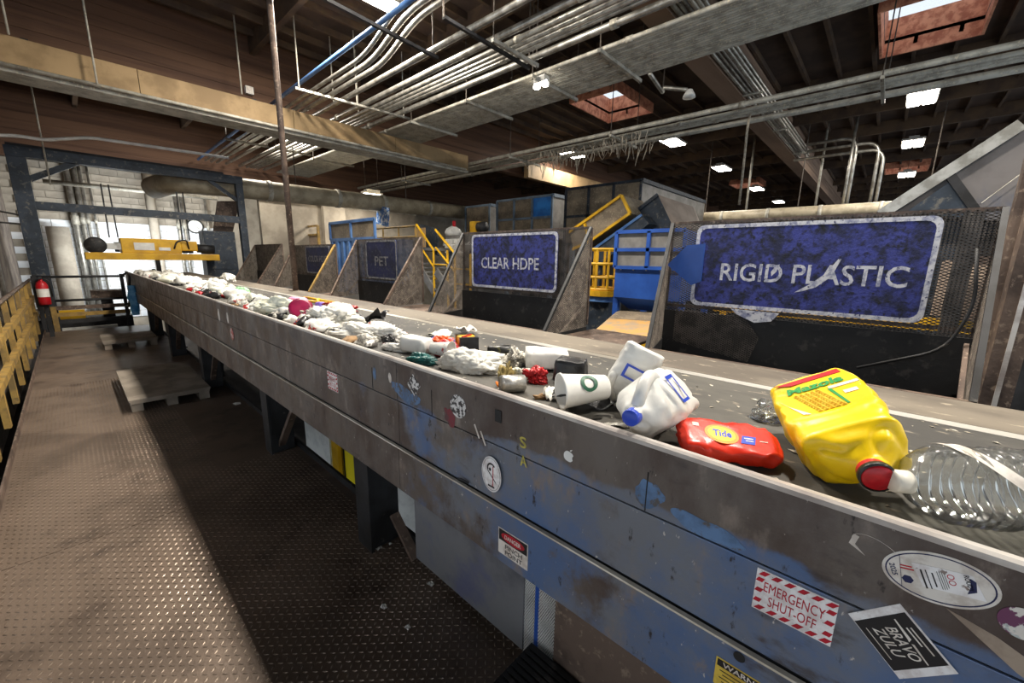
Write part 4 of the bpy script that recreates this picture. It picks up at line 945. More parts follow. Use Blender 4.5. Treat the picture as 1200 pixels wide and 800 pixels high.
# equipment on top behind clear HDPE
t = thing('sorter_unit', 'grey machine with white bins, motor and red beacon left of clear HDPE sign', 'machine', (7.6, 6.4, GZ))
a, b = at(522, 276, x=7.6), at(560, 272, x=7.6); MB().box(7.6, 8.6, b.y, a.y, GZ, a.z).build('body', m_greypanel, t)
p = at(531, 262, x=7.8); lathe(MB(), [(0, 0), (.22, 0), (.25, .1), (.2, .2), (.05, .28), (0, .28)], 16).build('dome', m_wht, t, True, True).location = (p.x-7.6, p.y-6.4, a.z-GZ)
p = at(532, 256, x=7.8); MB().tube([(p.x, p.y, a.z+.26), (p.x, p.y, a.z+.42)], .05, 8).build('beacon', m_red, t)
p = at(554, 265, x=7.7); MB().box(7.7, 7.9, p.y-.12, p.y+.12, a.z, a.z+.36).build('yellow_box', m_byellow, t); MB().tube([(7.8, p.y-.15, a.z+.2), (7.8, p.y-.4, a.z+.2)], .14, 12).build('motor', m_black, t, True)
for k in range(4): y = a.y-.1-k*.2; MB().box(7.55, 7.6, y-.07, y+.07, a.z-.5, a.z-.1).build('white_bin', m_wht, t)
random.seed(11)
b = MB()
for k in range(60):
    y = random.uniform(at(572, 272, x=7).y-.5, a.y-.4); b.bar((7.0+random.uniform(0, .4), y, 1.955), (7.1+random.uniform(0, .4), y+random.uniform(-.1, .1), 1.96+random.uniform(0, .1)), .03, .02)
t = thing('refuse_conveyor', 'flat conveyor heaped with pale lint just above the clear HDPE sign', 'conveyor', (7.2, 5, GZ))
ya, yb = at(540, 275, x=7).y, at(610, 275, x=7).y; MB().box(6.95, 7.55, yb, ya, 1.8, 1.95).build('bed', m_greypanel, t); tag(b.build('lint_heap', m_wht, t), kind='stuff')
posts(t, [(7.2, ya-.2), (7.2, yb+.2)], 1.8)
# left platform with wooden panels, blue container
X = 6.0; a, b = at(317, 270, x=X), at(372, 265, x=X); zb = at(317, 287, x=X).z
t = thing('wood_panel_platform', 'platform with yellow rail and brown wooden panels behind the left bins', 'platform', (X+.5, b.y, GZ))
for k in range(5):
    y0 = b.y+(a.y-b.y)*k/5; y1 = b.y+(a.y-b.y)*(k+1)/5; MB().box(X, X+.04, y0+.02, y1-.02, zb-.05, zb+(a.z-zb)*.5).build('wood_panel', m_osb if k % 2 else m_tan, t)
    MB().box(X-.03, X+.05, y0-.03, y0+.03, zb-.1, zb+(a.z-zb)*1.0).build('rail_post', m_yellow, t)
for q in (.5, 1): MB().box(X-.03, X+.03, b.y, a.y, zb+(a.z-zb)*q-.03, zb+(a.z-zb)*q+.03).build('rail', m_yellow, t)
MB().box(X, X+1.2, b.y, a.y, zb-.15, zb-.05).build('deck', m_greypanel, t); posts(t, [(X+.1, b.y+.1), (X+.1, a.y-.1), (X+1.1, b.y+.1)], zb-.15)
X = 5.0; a, b, c = at(387, 262, x=X), at(440, 263, x=X), at(371, 282, x=X)
t = thing('blue_container', 'light blue ribbed container with a framed brown panel on top', 'container', (X+.4, (a.y+b.y)/2, GZ))
pane_grid(t, Fr((X, a.y, c.z), UY, UZ), a.y-b.y, a.z-c.z, 2, 1, m_lblue, m_pane, .07)
MB().box(X, X+1.0, b.y, a.y, GZ, c.z).build('body', m_lblue, t)
for k in range(8): y = a.y-.1-k*(a.y-b.y-.2)/7; MB().box(X-.05, X, y-.06, y+.06, GZ, c.z-.05).build('rib', m_lblue, t)
MB().box(X-.02, X+1.02, b.y-.02, a.y+.02, c.z-.06, c.z).build('rim', m_lblue, t)
# hanging blue notice
a = at(448, 253, x=7.5); t = thing('hanging_notice', 'tilted blue and white notice board hanging below the duct pipe', 'notice', (7.5, a.y, a.z))
F = Fr((7.5, a.y, a.z), UY, UZ, -.2); b = MB(); F.rect(b, 0, 0, .78, .62, 0, .03); b.build('board', mat('notice_print', H('3b6fb4'), H('c9d4e0'), 9, .5, lo=.5, hi=.56), t)
MB().tube([(7.52, a.y+.1, a.z+.2), (7.52, a.y+.1, 3.3)], .01, 5).build('wire', m_rod, t)
# dark backdrop machinery between
t = thing('back_partition', 'dark beige partition wall behind the service platforms', 'partition', (9, 14, GZ))
MB().box(4.5, 10.5, 15.5, 15.7, GZ, 3.4).build('panel', m_conc, t); MB().box(4.45, 10.55, 15.45, 15.75, 3.4, 3.5).build('cap', m_dust, t)
p = at(390, 240, y=15.4); MB().box(p.x-.4, p.x+.4, 15.3, 15.5, GZ, 3.8).build('pilaster', m_conc, t)
t = thing('dark_screen', 'long dark steel screen closing off the plant behind the enclosures', 'screen', (14, 9, GZ))
for k in range(6): MB().box(17.5, 17.6, -2+k*3.0, .98+k*3.0, GZ, 3.0).build('sheet', m_black, t)
posts(t, [(17.55, -2+k*3.0) for k in range(7)], 3.05, .07, m_black)
# right side: big inclined chute, columns, blue beams
X = 5.2; q = [at(*p, x=X) for p in ((1032, 252), (1196, 147), (1240, 150), (1250, 262), (1120, 256))]
t = thing('inclined_chute', 'huge grey-brown inclined chute casing at the right edge', 'chute', (X+.8, q[3].y, GZ))
MB().prism(q, (1.6, 0, 0)).build('casing', mat('chute_steel', H('6f6a68'), H('57514e'), 1.5, .45, .2, c3=H('4a5266'), scale3=2, lo3=.55, hi3=.75), t)
MB().bar(q[0]+Vector((-.03, 0, 0)), q[1]+Vector((-.03, 0, 0)), .06, .09).build('edge_rail', m_steel, t)
k0, k1 = at(1113, 205, x=X-.03), at(1150, 256, x=X-.03); MB().bar(k0, k1, .05, .06).build('rib', m_black, t)
MB().prism([at(1060, 250, x=X-.02), at(1112, 214, x=X-.02), at(1146, 256, x=X-.02)], (-.02, 0, 0)).build('dark_gusset', m_bluegrey, t)
MB().tube([at(1150, 238, x=X-.04), at(1215, 190, x=X-.04)], .004, 5).build('wire', m_dust, t)
MB().box(X+.1, X+1.5, q[3].y-.6, q[3].y+.5, GZ, q[4].z).build('base', m_black, t)
posts(t, [(X+.2, q[4].y), (X+1.4, q[4].y)], q[4].z, .07)
for k, (px, X, w, mm) in enumerate(((1187, 3.55, .06, m_rust), (1166, 4.0, .05, m_rust))):
    a = at(px, 380, x=X); t = thing('steel_column', ['steel channel column with a bright edge right of the nearest bin', 'thinner brown steel column just behind the nearest bin'][k], 'column', (X, a.y, GZ))
    MB().box(X-w, X+w, a.y-w, a.y+w, GZ, 2.6+k*.3).build('shaft', mm, t)
    MB().box(X-w-.008, X-w, a.y-.01, a.y+.01, GZ, 2.5).build('bright_edge', m_rim, t); MB().box(X-w-.04, X+w+.04, a.y-w-.04, a.y+w+.04, GZ, GZ+.03).build('base_plate', mm, t)
a = at(1178, 300, x=4.6); t = thing('dark_ladder_frame', 'black steel frame with rungs behind the right column', 'frame', (4.6, a.y, GZ))
for dy in (-.25, .2): MB().box(4.55, 4.65, a.y+dy-.05, a.y+dy+.05, GZ, 2.0).build('upright', m_black, t)
for k in range(7): MB().box(4.56, 4.64, a.y-.25, a.y+.2, GZ+.3+k*.42, GZ+.36+k*.42).build('rung', m_rust, t)
t = thing('blue_steelwork', 'dark blue steel frame at the right picture edge', 'frame', (4.6, -1.6, GZ))
for z in (.95, .6, .2): MB().box(4.5, 4.62, -3.0, -.95, z, z+.16).build('beam', m_blue, t)
for y in (-2.8, -1.0): MB().box(4.5, 4.62, y-.06, y+.06, GZ, 1.1).build('upright', m_blue, t)
a, b = at(1105, 305, x=4.9), at(1168, 375, x=4.9)
t = thing('tan_board', 'tan board glimpsed through the mesh right of the rigid plastic sign', 'board', (4.9, a.y, GZ))
MB().box(4.9, 4.95, b.y, a.y, b.z, a.z).build('sheet', m_tan, t); MB().box(4.88, 4.9, b.y, a.y, b.z-.1, b.z-.02).build('yellow_edge', m_byellow, t); posts(t, [(4.95, a.y), (4.95, b.y)], b.z, .03)
a = at(1000, 372, x=4.6); t = thing('yellow_rail', 'yellow rail glimpsed through the mesh below the rigid plastic sign', 'rail', (4.6, 0, GZ))
MB().box(4.58, 4.62, -.7, 1.3, a.z-.05, a.z+.05).build('rail', m_byellow, t); posts(t, [(4.6, -.6), (4.6, 1.2)], a.z, .03, m_byellow)

# ================================================================== litter on the belt
ZB = 1.1305
def nv(p, f, s): return noise.noise_vector(Vector(p)*f+Vector((s*7.13, s*3.7, s*1.9)))
def crumple(mb, amp, f, seed, ridge=0.):
    out = []
    for v in mb.v:
        p = Vector(v); q = p+nv(p, f, seed)*amp+nv(p, f*2.7, seed+4)*amp*.45
        if ridge:
            r = abs(noise.noise(p*f*1.7+Vector((seed, 1, 2)))); q += p.normalized()*(-ridge*max(0, .25-r)*4*.25)
        out.append(tuple(q))
    mb.v = out; return mb
def flat_base(mb):
    z = min(v[2] for v in mb.v); mb.v = [(a, b, c-z) for a, b, c in mb.v]; return mb
def sbody(prof, n=32, ex=4.):
    """closed body along z; prof = (z, half width x, half width y, exponent)"""
    mb = MB(); fs = []; P = [(prof[0][0], .001, .001, 2)]+list(prof)+[(prof[-1][0], .001, .001, 2)]
    def f(u, v):
        i = round(v*(len(P)-1)); z, a, b, e = P[i]; t = 2*math.pi*u; c, s = math.cos(t), math.sin(t)
        return (a*math.copysign(abs(c)**(2/e), c), b*math.copysign(abs(s)**(2/e), s), z)
    return mb.grid(f, n, len(P), True)
def dense(prof, k=5):
    out = []
    for p, q in zip(prof, prof[1:]):
        for i in range(k): t = i/k; out.append(tuple(a+(b-a)*t for a, b in zip(p, q)))
    return out+[prof[-1]]
def ico(sub):
    bm = bmesh.new(); bmesh.ops.create_icosphere(bm, subdivisions=sub, radius=1.); mb = MB()
    mb.v = [tuple(v.co) for v in bm.verts]; mb.f = [tuple(v.index for v in f.verts) for f in bm.faces]; bm.free(); return mb
def bag(sx, sy, sz, seed, amp=.3, sub=5):
    mb = ico(sub); out = []
    for v in mb.v:
        p = Vector(v); r = 1+amp*noise.noise(p*1.3+Vector((seed, 0, 0)))
        n2 = abs(noise.noise(p*2.6+Vector((0, seed, 3)))); n3 = abs(noise.noise(p*5.5+Vector((seed, 2, seed))))
        n4 = abs(noise.noise(p*11+Vector((seed, seed, 1)))); r -= amp*.9*max(0, .22-n2)/.22*.5; r += amp*.3*n3-amp*.22*max(0, .2-n4)/.2
        out.append((p.x*r*sx, p.y*r*sy, max(p.z*r*sz, -.45*sz)))
    mb.v = out; return flat_base(mb)
def sheet(sx, sy, seed, amp, n=14, curl=0):
    mb = MB()
    def f(u, v):
        p = Vector((u*2.2+seed, v*2.2, seed)); z = amp*(noise.noise(p)+.6*abs(noise.noise(p*2.3))); e = nv((u, v, 0), 2, seed)*.12
        return ((u-.5+e.x)*sx, (v-.5+e.y)*sy, z+curl*((u-.5)**2))
    mb.grid(f, n, n); mb.grid(lambda u, v: tuple(Vector(f(u, v))-Vector((0, 0, .0015))), n, n); return flat_base(mb)
m_hdpe = mat('milky_plastic', H('e2e0da'), H('d2d0cb'), 5, .38, bump=.08, bscale=18, trans=.12)
m_bagw = mat('white_bag_film', H('e6e3da'), H('cfcabf'), 9, .42, bump=.25, bscale=30)
m_bagc = mat('translucent_bag_film', H('d9d9c8'), H('c3c2b0'), 9, .35, bump=.25, bscale=30)
m_blk = mat('black_film', H('1b1b1c'), H('2c2c2e'), 9, .28, bump=.3, bscale=25)
m_can = mat('silver_can', H('c4c2bd'), H('8e8a84'), 14, .3, .8, bump=.2)
m_blkcan = mat('black_can', H('1f1f1f'), H('4d4a2c'), 18, .35, .3, lo=.55, hi=.6)
m_news = mat('newsprint', H('d4cfc4'), H('8c8780'), 60, .8, lo=.5, hi=.56)
m_paper = mat('white_paper', H('e6e3dc'), H('d0ccc4'), 12, .75)
m_bluecap = mat('blue_cap', H('2443b0'), None, rough=.35)
m_tide = mat('red_orange_plastic', H('d8321c'), H('c42a18'), 8, .3, bump=.05)
m_maz = mat('yellow_jug_plastic', H('f0cc10'), H('dfb80c'), 6, .34, bump=.06, bscale=14, c3=H('a8861a'), scale3=22, lo3=.68, hi3=.76)
m_redcap = mat('red_cap', H('c01826'), H('a01420'), 20, .35)
m_grn = mat('green_ink', H('0f8a3c'), None, rough=.4); m_orng = mat('orange_ink', H('f08a1c'), None, rough=.4); m_yel = mat('yellow_ink', H('f7d21c'), None, rough=.4)
m_ligrn = mat('dark_green_ink', H('1f5a40'), None, rough=.45)
m_maroon = mat('maroon_plastic', H('8a1440'), H('6f1034'), 9, .35)
m_pink = mat('pink_plastic', H('e0a0c0'), H('d08ab0'), 9, .4); m_teal = mat('teal_film', H('0f5a58'), H('0b4644'), 9, .3, bump=.3)
m_redf = mat('red_foil', H('b81c20'), H('7f1a1c'), 12, .3, .3, bump=.3, c3=H('e0d8d0'), scale3=30, lo3=.62, hi3=.66)
m_orf = mat('printed_orange_wrap', H('e0541c'), H('3a4aa8'), 14, .35, lo=.54, hi=.58, c3=H('e8e0d8'), scale3=26, lo3=.62, hi3=.66)
m_brown = mat('brown_cardboard', H('9a7a55'), H('7e6244'), 8, .8); m_twig = mat('dry_stalk', H('9c8a55'), H('7c6a3c'), 12, .9)
m_purple = mat('purple_plastic', H('7a62b8'), None, rough=.4); m_lgreen = mat('pale_green_film', H('a8d8a8'), H('8cc890'), 8, .35); m_green = mat('green_plastic', H('146a48'), None, rough=.4)
m_prn = mat('printed_bag', H('e2dfd8'), H('b0302c'), 11, .42, lo=.6, hi=.62, bump=.25, bscale=30, c3=H('5c5c60'), scale3=16, lo3=.64, hi3=.66)
m_clear = bpy.data.materials.new('clear_plastic'); m_clear.use_nodes = True
def clearmat(m):
    N = m.node_tree.nodes; L = m.node_tree.links; N.remove(N['Principled BSDF']); out = N['Material Output']
    tr = N.new('ShaderNodeBsdfTransparent'); tr.inputs[0].default_value = (.93, .94, .92, 1)
    gl = N.new('ShaderNodeBsdfGlossy'); gl.inputs['Roughness'].default_value = .12
    df = N.new('ShaderNodeBsdfDiffuse'); df.inputs[0].default_value = (.8, .8, .77, 1)
    lw = N.new('ShaderNodeLayerWeight'); lw.inputs[0].default_value = .35
    tc = N.new('ShaderNodeTexCoord'); nz = N.new('ShaderNodeTexNoise'); nz.inputs['Scale'].default_value = 22; L.new(tc.outputs['Object'], nz.inputs['Vector'])
    bp = N.new('ShaderNodeBump'); bp.inputs['Strength'].default_value = .5; bp.inputs['Distance'].default_value = .01; L.new(nz.outputs['Fac'], bp.inputs['Height'])
    for q in (gl, lw): L.new(bp.outputs[0], q.inputs['Normal'])
    m0 = N.new('ShaderNodeMixShader'); m0.inputs[0].default_value = .10; L.new(tr.outputs[0], m0.inputs[1]); L.new(df.outputs[0], m0.inputs[2])
    m1 = N.new('ShaderNodeMixShader'); L.new(lw.outputs['Fresnel'], m1.inputs[0]); L.new(m0.outputs[0], m1.inputs[1]); L.new(gl.outputs[0], m1.inputs[2]); L.new(m1.outputs[0], out.inputs[0])
clearmat(m_clear)
m_cream = mat('cream_cap', H('d8d4c8'), None, rough=.4)

def rest(o_list, root):
    """drop a rotated thing so its lowest vertex lies on the belt"""
    bpy.context.view_layer.update(); z = min((o.matrix_world @ v.co).z for o in o_list for v in o.data.vertices)
    root.location.z += ZB-z
CAMP = Vector((0, 0, CAMZ))
RIGHT = Vector((.678, -.735, 0)).normalized(); FWD = Vector((.7225, .6618, 0)).normalized()
def axes(z, x):
    """rotation whose local z points along z, local x near x"""
    z = Vector(z).normalized(); x = Vector(x); x = (x-z*x.dot(z)).normalized(); y = z.cross(x)
    return Matrix((x, y, z)).transposed().to_euler()
def project_patch(body, F, pts, d, n=10):
    pass

# ---- milk jugs
def jug(name, label, loc, rot, seed, cap=True, lab=True, sc=1.):
    loc = Vector(loc)-rot.to_matrix() @ Vector((0, 0, .12))
    t = thing(name, label, 'jug', loc, None, rot)
    prof = dense([(0, .062, .062, 4), (.008, .072, .072, 4.5), (.06, .076, .076, 4.5), (.14, .075, .075, 4), (.18, .064, .064, 3), (.215, .036, .036, 2.4), (.232, .022, .022, 2), (.248, .021, .021, 2)], 6)
    mb = sbody(prof, 40); crumple(mb, .009, 11, seed, .035); o = mb.build('body', m_hdpe, t, True, True)
    h = MB(); h.tube(roundpath([(.052, .052, .10), (.066, .066, .15), (.052, .052, .195), (.018, .018, .215)], .03), [.014]*50, 10) if False else h.tube(roundpath([(.045, .045, .10), (.064, .064, .145), (.052, .052, .19), (.015, .015, .220)], .03), .016, 12)
    hb = h.build('handle', m_hdpe, t, True, True)
    if cap:
        c = lathe(MB(), [(0, .262), (.019, .262), (.021, .259), (.0215, .236), (.019, .236)], 24).build('cap', m_bluecap, t, True, True)
    if lab:
        b = MB(); nx = 9
        for (u0, u1, v0, v1) in ((-.4, .4, .075, .083), (-.4, .4, .118, .126), (-.4, -.32, .083, .118), (.3, .4, .083, .118)):
            b.grid(lambda u, v: (.0805*math.copysign(1, 1), (u0+(u1-u0)*u)*.1, v0+(v1-v0)*v), nx, 3)
        b.build('blue_print', m_bluecap, t, False, True)
    t.scale = (sc,)*3; rest([o], t); return t
jc = at(762, 482, z=ZB+.075)
jug('milk_jug', 'dented white milk jug with a round blue cap facing the camera', jc, axes((-.92, -.06, .04), (0, -.7, .7)), 3.)
jc = at(736, 446, z=ZB+.09)
jug('milk_jug', 'upturned white milk jug with blue print behind the capped one', jc, axes((-.30, .28, -.85), (-.8, -.55, .4)), 6.2, cap=False, sc=.86)
# ---- red detergent bottle lying flat
c = at(850, 522, z=ZB+.03)
t = thing('detergent_bottle', 'flattened red detergent bottle with a yellow bullseye label', 'bottle', (c.x, c.y, ZB), None, axes(RIGHT-FWD*.2+Vector((0, 0, -.06)), (-.3*FWD.x, -.3*FWD.y, 1))); t.scale = (.85,)*3
prof = dense([(-.13, .012, .045, 3), (-.12, .026, .066, 4), (-.05, .031, .074, 4), (.06, .033, .074, 4), (.115, .030, .066, 4), (.135, .018, .04, 3)], 7)
mb = sbody(prof, 44); crumple(mb, .010, 14, 2.2, .02); mb.v = [(min(a, .027+.0*c_), b, c_) for a, b, c_ in mb.v]; bd = mb.build('body', m_tide, t, True, True)
F = Fr((.027, .012, .0), (0, 0, 1), (0, -1, 0)); F = Fr((.0272, .005, 0), (0, 0, 1), (0, 1, 0)) if Vector((0, 0, 1)).cross(Vector((0, 1, 0))).x > 0 else Fr((.0272, .005, 0), (0, 0, 1), (0, -1, 0))
b = MB(); F.ell(b, -.02, 0, .045, .040, .0006); b.build('orange_disc', m_orng, t, False, True)
b = MB(); F.ell(b, -.02, 0, .036, .031, .0012); b.build('yellow_disc', m_yel, t, False, True)
b = MB(); F.text(b, 'Tide', -.018, .002, .05, .03, .0018, .004, .03); F.rect(b, .048, -.012, .036, .034, .0012, skew=.006); b.build('blue_print', m_bluecap, t, False, True)
b = MB(); F.rect(b, .05, -.006, .024, .004, .0018); F.rect(b, .05, -.016, .02, .003, .0018); F.rect(b, .088, -.01, .02, .003, .0012); F.rect(b, -.085, .03, .018, .016, .0012); tag(b.build('white_print', m_prlght, t, False, True), kind='stuff')
F.rect(b, 0, 0, .001, .001, 0)
rest([bd], t)
# ---- yellow oil jug
c = at(977, 515, z=ZB+.065)
ax = at(1012, 566, z=ZB+.04)-at(940, 478, z=ZB+.07); ax.z = 0; ax.normalize(); ax.z = -.13; ax.normalize()
t = thing('oil_jug', 'crumpled bright yellow cooking oil jug with red cap and corn label', 'jug', (c.x, c.y, ZB), None, axes(ax, (-.42, .42, 1))); t.scale = (1.24,)*3
prof = dense([(-.145, .03, .05, 3), (-.138, .048, .074, 6), (-.06, .052, .080, 7), (.03, .052, .078, 7), (.09, .054, .072, 5), (.115, .040, .05, 3), (.135, .020, .022, 2), (.15, .018, .018, 2)], 7)
mb = sbody(prof, 48); crumple(mb, .0055, 11, 8.3, .03)
mb.v = [((min(a, .046) if z < .02 else a), b_, z) for a, b_, z in mb.v]; bd = mb.build('body', m_maz, t, True, True)
cp = lathe(MB(), [(.016, .138), (.021, .138), (.022, .158), (.02, .162), (0, .162)], 24).build('cap', m_redcap, t, True, True)
lathe(MB(), [(.0222, .150), (.0245, .150), (.0245, .160), (.0222, .160)], 24).build('cap_ring', m_blk, t, True, True)
F = Fr((.0462, .0, 0), (0, 1, 0), (0, 0, 1)); F = F if F.n.x > 0 else Fr((.0462, 0, 0), (0, -1, 0), (0, 0, 1))
F = Fr((.0462, 0, -.05), F.u*-1, F.v*-1)      # reading direction: bottom of the jug is the top of the label
b = MB(); F.poly(b, [(-.06, .080), (-.03, .062), (.062, .062), (.06, .080)], .001); b.build('red_print', m_redcap, t, False, True)
b = MB(); F.text(b, 'Mazola', .006, .036, .10, .026, .0016, .004, .04); F.poly(b, [(.02, .008), (.026, .008), (.034, -.06), (.030, -.06)], .001); b.build('green_print', m_grn, t, False, True)
b = MB(); F.rect(b, .048, .012, .05, .010, .001); F.rect(b, .05, -.018, .022, .012, .001); F.poly(b, [(-.066, .01), (-.055, -.02), (-.03, -.065), (-.042, -.06)], .001); tag(b.build('white_print', m_prlght, t, False, True), kind='stuff')
corn = MB()
for i in range(5):
    for j in range(11):
        x, y = -.034+i*.0095+j*.002, .012-j*.0072; q = F.p(x, y, .001)
        corn.add([F.p(x-.004, y-.0032, .001), F.p(x+.004, y-.0032, .001), F.p(x+.004, y+.0032, .001), F.p(x-.004, y+.0032, .001), F.p(x, y, .004)], [(0, 1, 4), (1, 2, 4), (2, 3, 4), (3, 0, 4)])
tag(corn.build('corn_kernels', mat('corn_yellow', H('e8c840'), H('d8a820'), 60, .5), t, False, True), kind='stuff')
rest([bd, cp], t)
# ---- clear ribbed bottle
c0 = at(1060, 564, z=ZB+.075); ax = (at(1200, 575, z=ZB+.075)-c0); ax.z = 0; ax.normalize()
t = thing('clear_bottle', 'large clear ribbed plastic bottle with a white cap at the right edge', 'bottle', (c0.x, c0.y, ZB), None, axes(ax, (0, 0, 1)))
pr = [(.0, .018), (.012, .018), (.02, .03), (.035, .055), (.05, .066)]
z = .055
while z < .30: pr += [(z, .069), (z+.006, .071), (z+.011, .064), (z+.016, .064)]; z += .019
pr += [(.31, .066), (.32, .05), (.322, .0)]
mb = lathe(MB(), [(r, z) for z, r in pr], 40); crumple(mb, .010, 9, 4.4)
bd = mb.build('body', m_clear, t, True, True)
lathe(MB(), [(0, -.022), (.019, -.022), (.021, -.019), (.021, .006), (.018, .006)], 24).build('cap', m_cream, t, True, True)
b = MB(); b.grid(lambda u, v: ((.0745+.002*noise.noise((u*5, v*5, 0)))*math.cos(-.5+2.4*u), (.0745+.002*noise.noise((u*5, v*5, 0)))*math.sin(-.5+2.4*u), .055+.03*v+.15*u*u), 24, 4)
b.build('paper_label', m_prlght, t, True, True)
rest([bd], t)
def place(name, label, cat, px, py, mb, m, rz=0, group=None, z=0, dz=0):
    c = at(px, py, z=ZB+z); o = flat_base(mb).build(name, m, None, True, True); o.location = (c.x, c.y, ZB+dz); o.rotation_euler = (0, 0, rz); return tag(o, label, cat, group)
# ---- paper cup with a green ring emblem
c = at(685, 463, z=ZB+.06); t = thing('paper_cup', 'white paper cup with a dark green ring emblem lying beside the jugs', 'cup', (c.x, c.y, ZB), None, axes((-.84, .60, -.05), (-.5, -.5, .75))); t.scale = (1.3,)*3
mb = lathe(MB(), [(0, -.055), (.026, -.055), (.029, -.052), (.041, .055), (.044, .058), (.043, .062), (.039, .06), (.028, -.05), (0, -.05)], 32); bd = mb.build('cup', m_wht, t, True, True)
b = MB(); n = 24
def cyl(a, r, k): return ((.0365+.0011)*math.cos(a), (.0365+.0011)*math.sin(a), r)
for k in range(n):
    q0, q1 = 2*math.pi*k/n, 2*math.pi*(k+1)/n
    b.add([((.0372+.000*0)*math.cos(-.1+R_*math.cos(q)/.036), .0372*math.sin(-.1+R_*math.cos(q)/.036), R_*math.sin(q)*1.0) for R_, q in ((.021, q0), (.021, q1), (.0125, q1), (.0125, q0))], [(0, 1, 2, 3)])
b.v = [(a*(1+.105*(z/.041)), c_*(1+.105*(z/.041)), z) for a, c_, z in b.v]
b.build('green_ring', m_ligrn, t, False, True); rest([bd], t); t.location.z += .02
# ---- black tub, tray, film
mb = sbody(dense([(0, .055, .06, 3), (.01, .062, .068, 4), (.085, .052, .058, 4), (.095, .03, .035, 3)], 5), 36); crumple(mb, .008, 14, 2)
place('black_tub', 'upturned glossy black plastic tub behind the paper cup', 'tub', 668, 447, mb, m_blk, .4)
place('black_film', 'sheet of crumpled black plastic film under the paper cup', 'film', 692, 474, sheet(.24, .12, 4.2, .04, 20), m_blk, -.85)
place('white_wrapper', 'white crumpled wrapper in front of the paper cup', 'wrapper', 655, 466, sheet(.1, .06, 8.1, .045, 14), m_bagw, -.7)
place('clear_wrap', 'crinkled clear wrap between the red bottle and the yellow jug', 'wrap', 908, 492, bag(.05, .06, .04, 12.1, .6, 4), m_clear, 0)
place('plastic_lid', 'flat white scrap of lid poking out below the capped jug', 'scrap', 727, 500, sheet(.09, .02, 3.1, .012, 8), m_bagw, -.7)
mb = lathe(MB(), [(0, 0), (.024, 0), (.031, .006), (.032, .08), (.027, .092), (.026, .088), (0, .086)], 24); mb.v = [(c_, b_, -a) for a, b_, c_ in mb.v]; crumple(mb, .006, 20, 3)
place('drink_can', 'crushed silver can lying with its end to the camera', 'can', 615, 458, mb, m_can, 2.6)
place('red_foil_wrapper', 'crumpled red foil wrapper by the silver can', 'wrapper', 628, 448, bag(.035, .045, .045, 2.5, .6), m_redf, .3)
mb = MB(); mb.box(-.05, .05, -.075, .075, 0, .05); mb2 = sbody(dense([(-.09, .036, .06, 6), (.09, .042, .062, 6)], 8), 32); mb2.v = [(b_, c_, a) for a, b_, c_ in mb2.v]; crumple(mb2, .008, 12, 5)
o = place('carton', 'white carton with a maroon stripe lying behind the red foil', 'carton', 640, 432, mb2, m_paper, .75)
b = MB(); b.box(-.058, .058, .05, .064, .078, .084); b.build('maroon_stripe', m_maroon, o, False, True)
place('newspaper', 'crumpled sheet of newspaper left of the carton', 'paper', 602, 427, bag(.05, .045, .05, 7.5, .7), m_news, 0)
place('clear_wrap', 'translucent crumpled wrap between newspaper and carton', 'wrap', 612, 443, bag(.04, .05, .03, 9.1, .6), m_bagc, 0)
place('brown_clump', 'dry brown leaf clump beside the white bag end', 'leaves', 592, 444, bag(.025, .03, .04, 1.7, .9, 3), m_twig, 0)
place('crumb', 'small tan bread crust in front of the silver can', 'crust', 634, 467, bag(.025, .012, .012, 3.3, .6, 3), m_brown, -.7)
# dried flower
c = at(588, 453, z=ZB); t = thing('dried_flower', 'orange flower head with dry yellow stalks at the belt edge', 'flower', (c.x, c.y, ZB))
random.seed(5)
for k in range(4):
    a = random.uniform(-.8, .9); e = Vector((.05*math.sin(a), .06*math.cos(a)*.3-.03, .07+.03*random.random())); MB().tube([(0, 0, .012), e*.5+Vector((.01, 0, 0)), e], .0022, 5).build('stalk', m_twig, t, True, True)
for k in range(18):
    a = k*2.4; r = .003+.0011*k; MB().prism([(r*math.cos(a)-.004, r*math.sin(a)-.004, .006), (r*math.cos(a)+.005, r*math.sin(a)-.003, .006), (r*math.cos(a)+.004, r*math.sin(a)+.005, .014), (r*math.cos(a)-.004, r*math.sin(a)+.004, .012)], (0, 0, .006)).build('petal', mat('orange_petal', H('e07a14'), H('c85c0c'), 60, .7), t, False, True)
mb = lathe(MB(), [(0, 0), (.024, 0), (.031, .006), (.032, .10), (.027, .112), (.026, .108), (0, .106)], 24); mb.v = [(c_, b_, -a) for a, b_, c_ in mb.v]; crumple(mb, .004, 20, 3)
o = place('drink_can', 'dark black and olive can lying behind the white bag', 'can', 572, 420, mb, m_blkcan, -.5)
place('carrier_bag', 'plump white carrier bag with pleats near the flower', 'bag', 553, 433, bag(.075, .15, .06, 4.1, .45), m_bagw, .45)
place('red_scrap', 'red plastic tip sticking out of the white bag', 'scrap', 522, 426, bag(.02, .05, .015, 2.2, .4, 3), m_redcap, .4)
mb = sbody(dense([(-.06, .04, .045, 7), (.06, .04, .045, 7)], 6), 32); mb.v = [(b_, c_, a) for a, b_, c_ in mb.v]; crumple(mb, .006, 14, 6)
o = place('yellow_carton', 'yellow carton with black ends and a red stripe', 'carton', 547, 412, mb, m_byellow, -.5)
for s in (-1, 1): b = MB(); b.box(-.0475, .0475, s*.052-.012, s*.052+.012, .002, .085); b.build('black_end', m_blk, o, False, True)
b = MB(); b.bar((-.03, -.03, .084), (.03, .03, .084), .008, .006); b.build('red_stripe', m_redcap, o, False, True)
place('printed_wrap', 'orange and blue printed wrapper behind the red bag', 'wrapper', 517, 405, bag(.05, .09, .035, 5.5, .5), m_orf, .3)
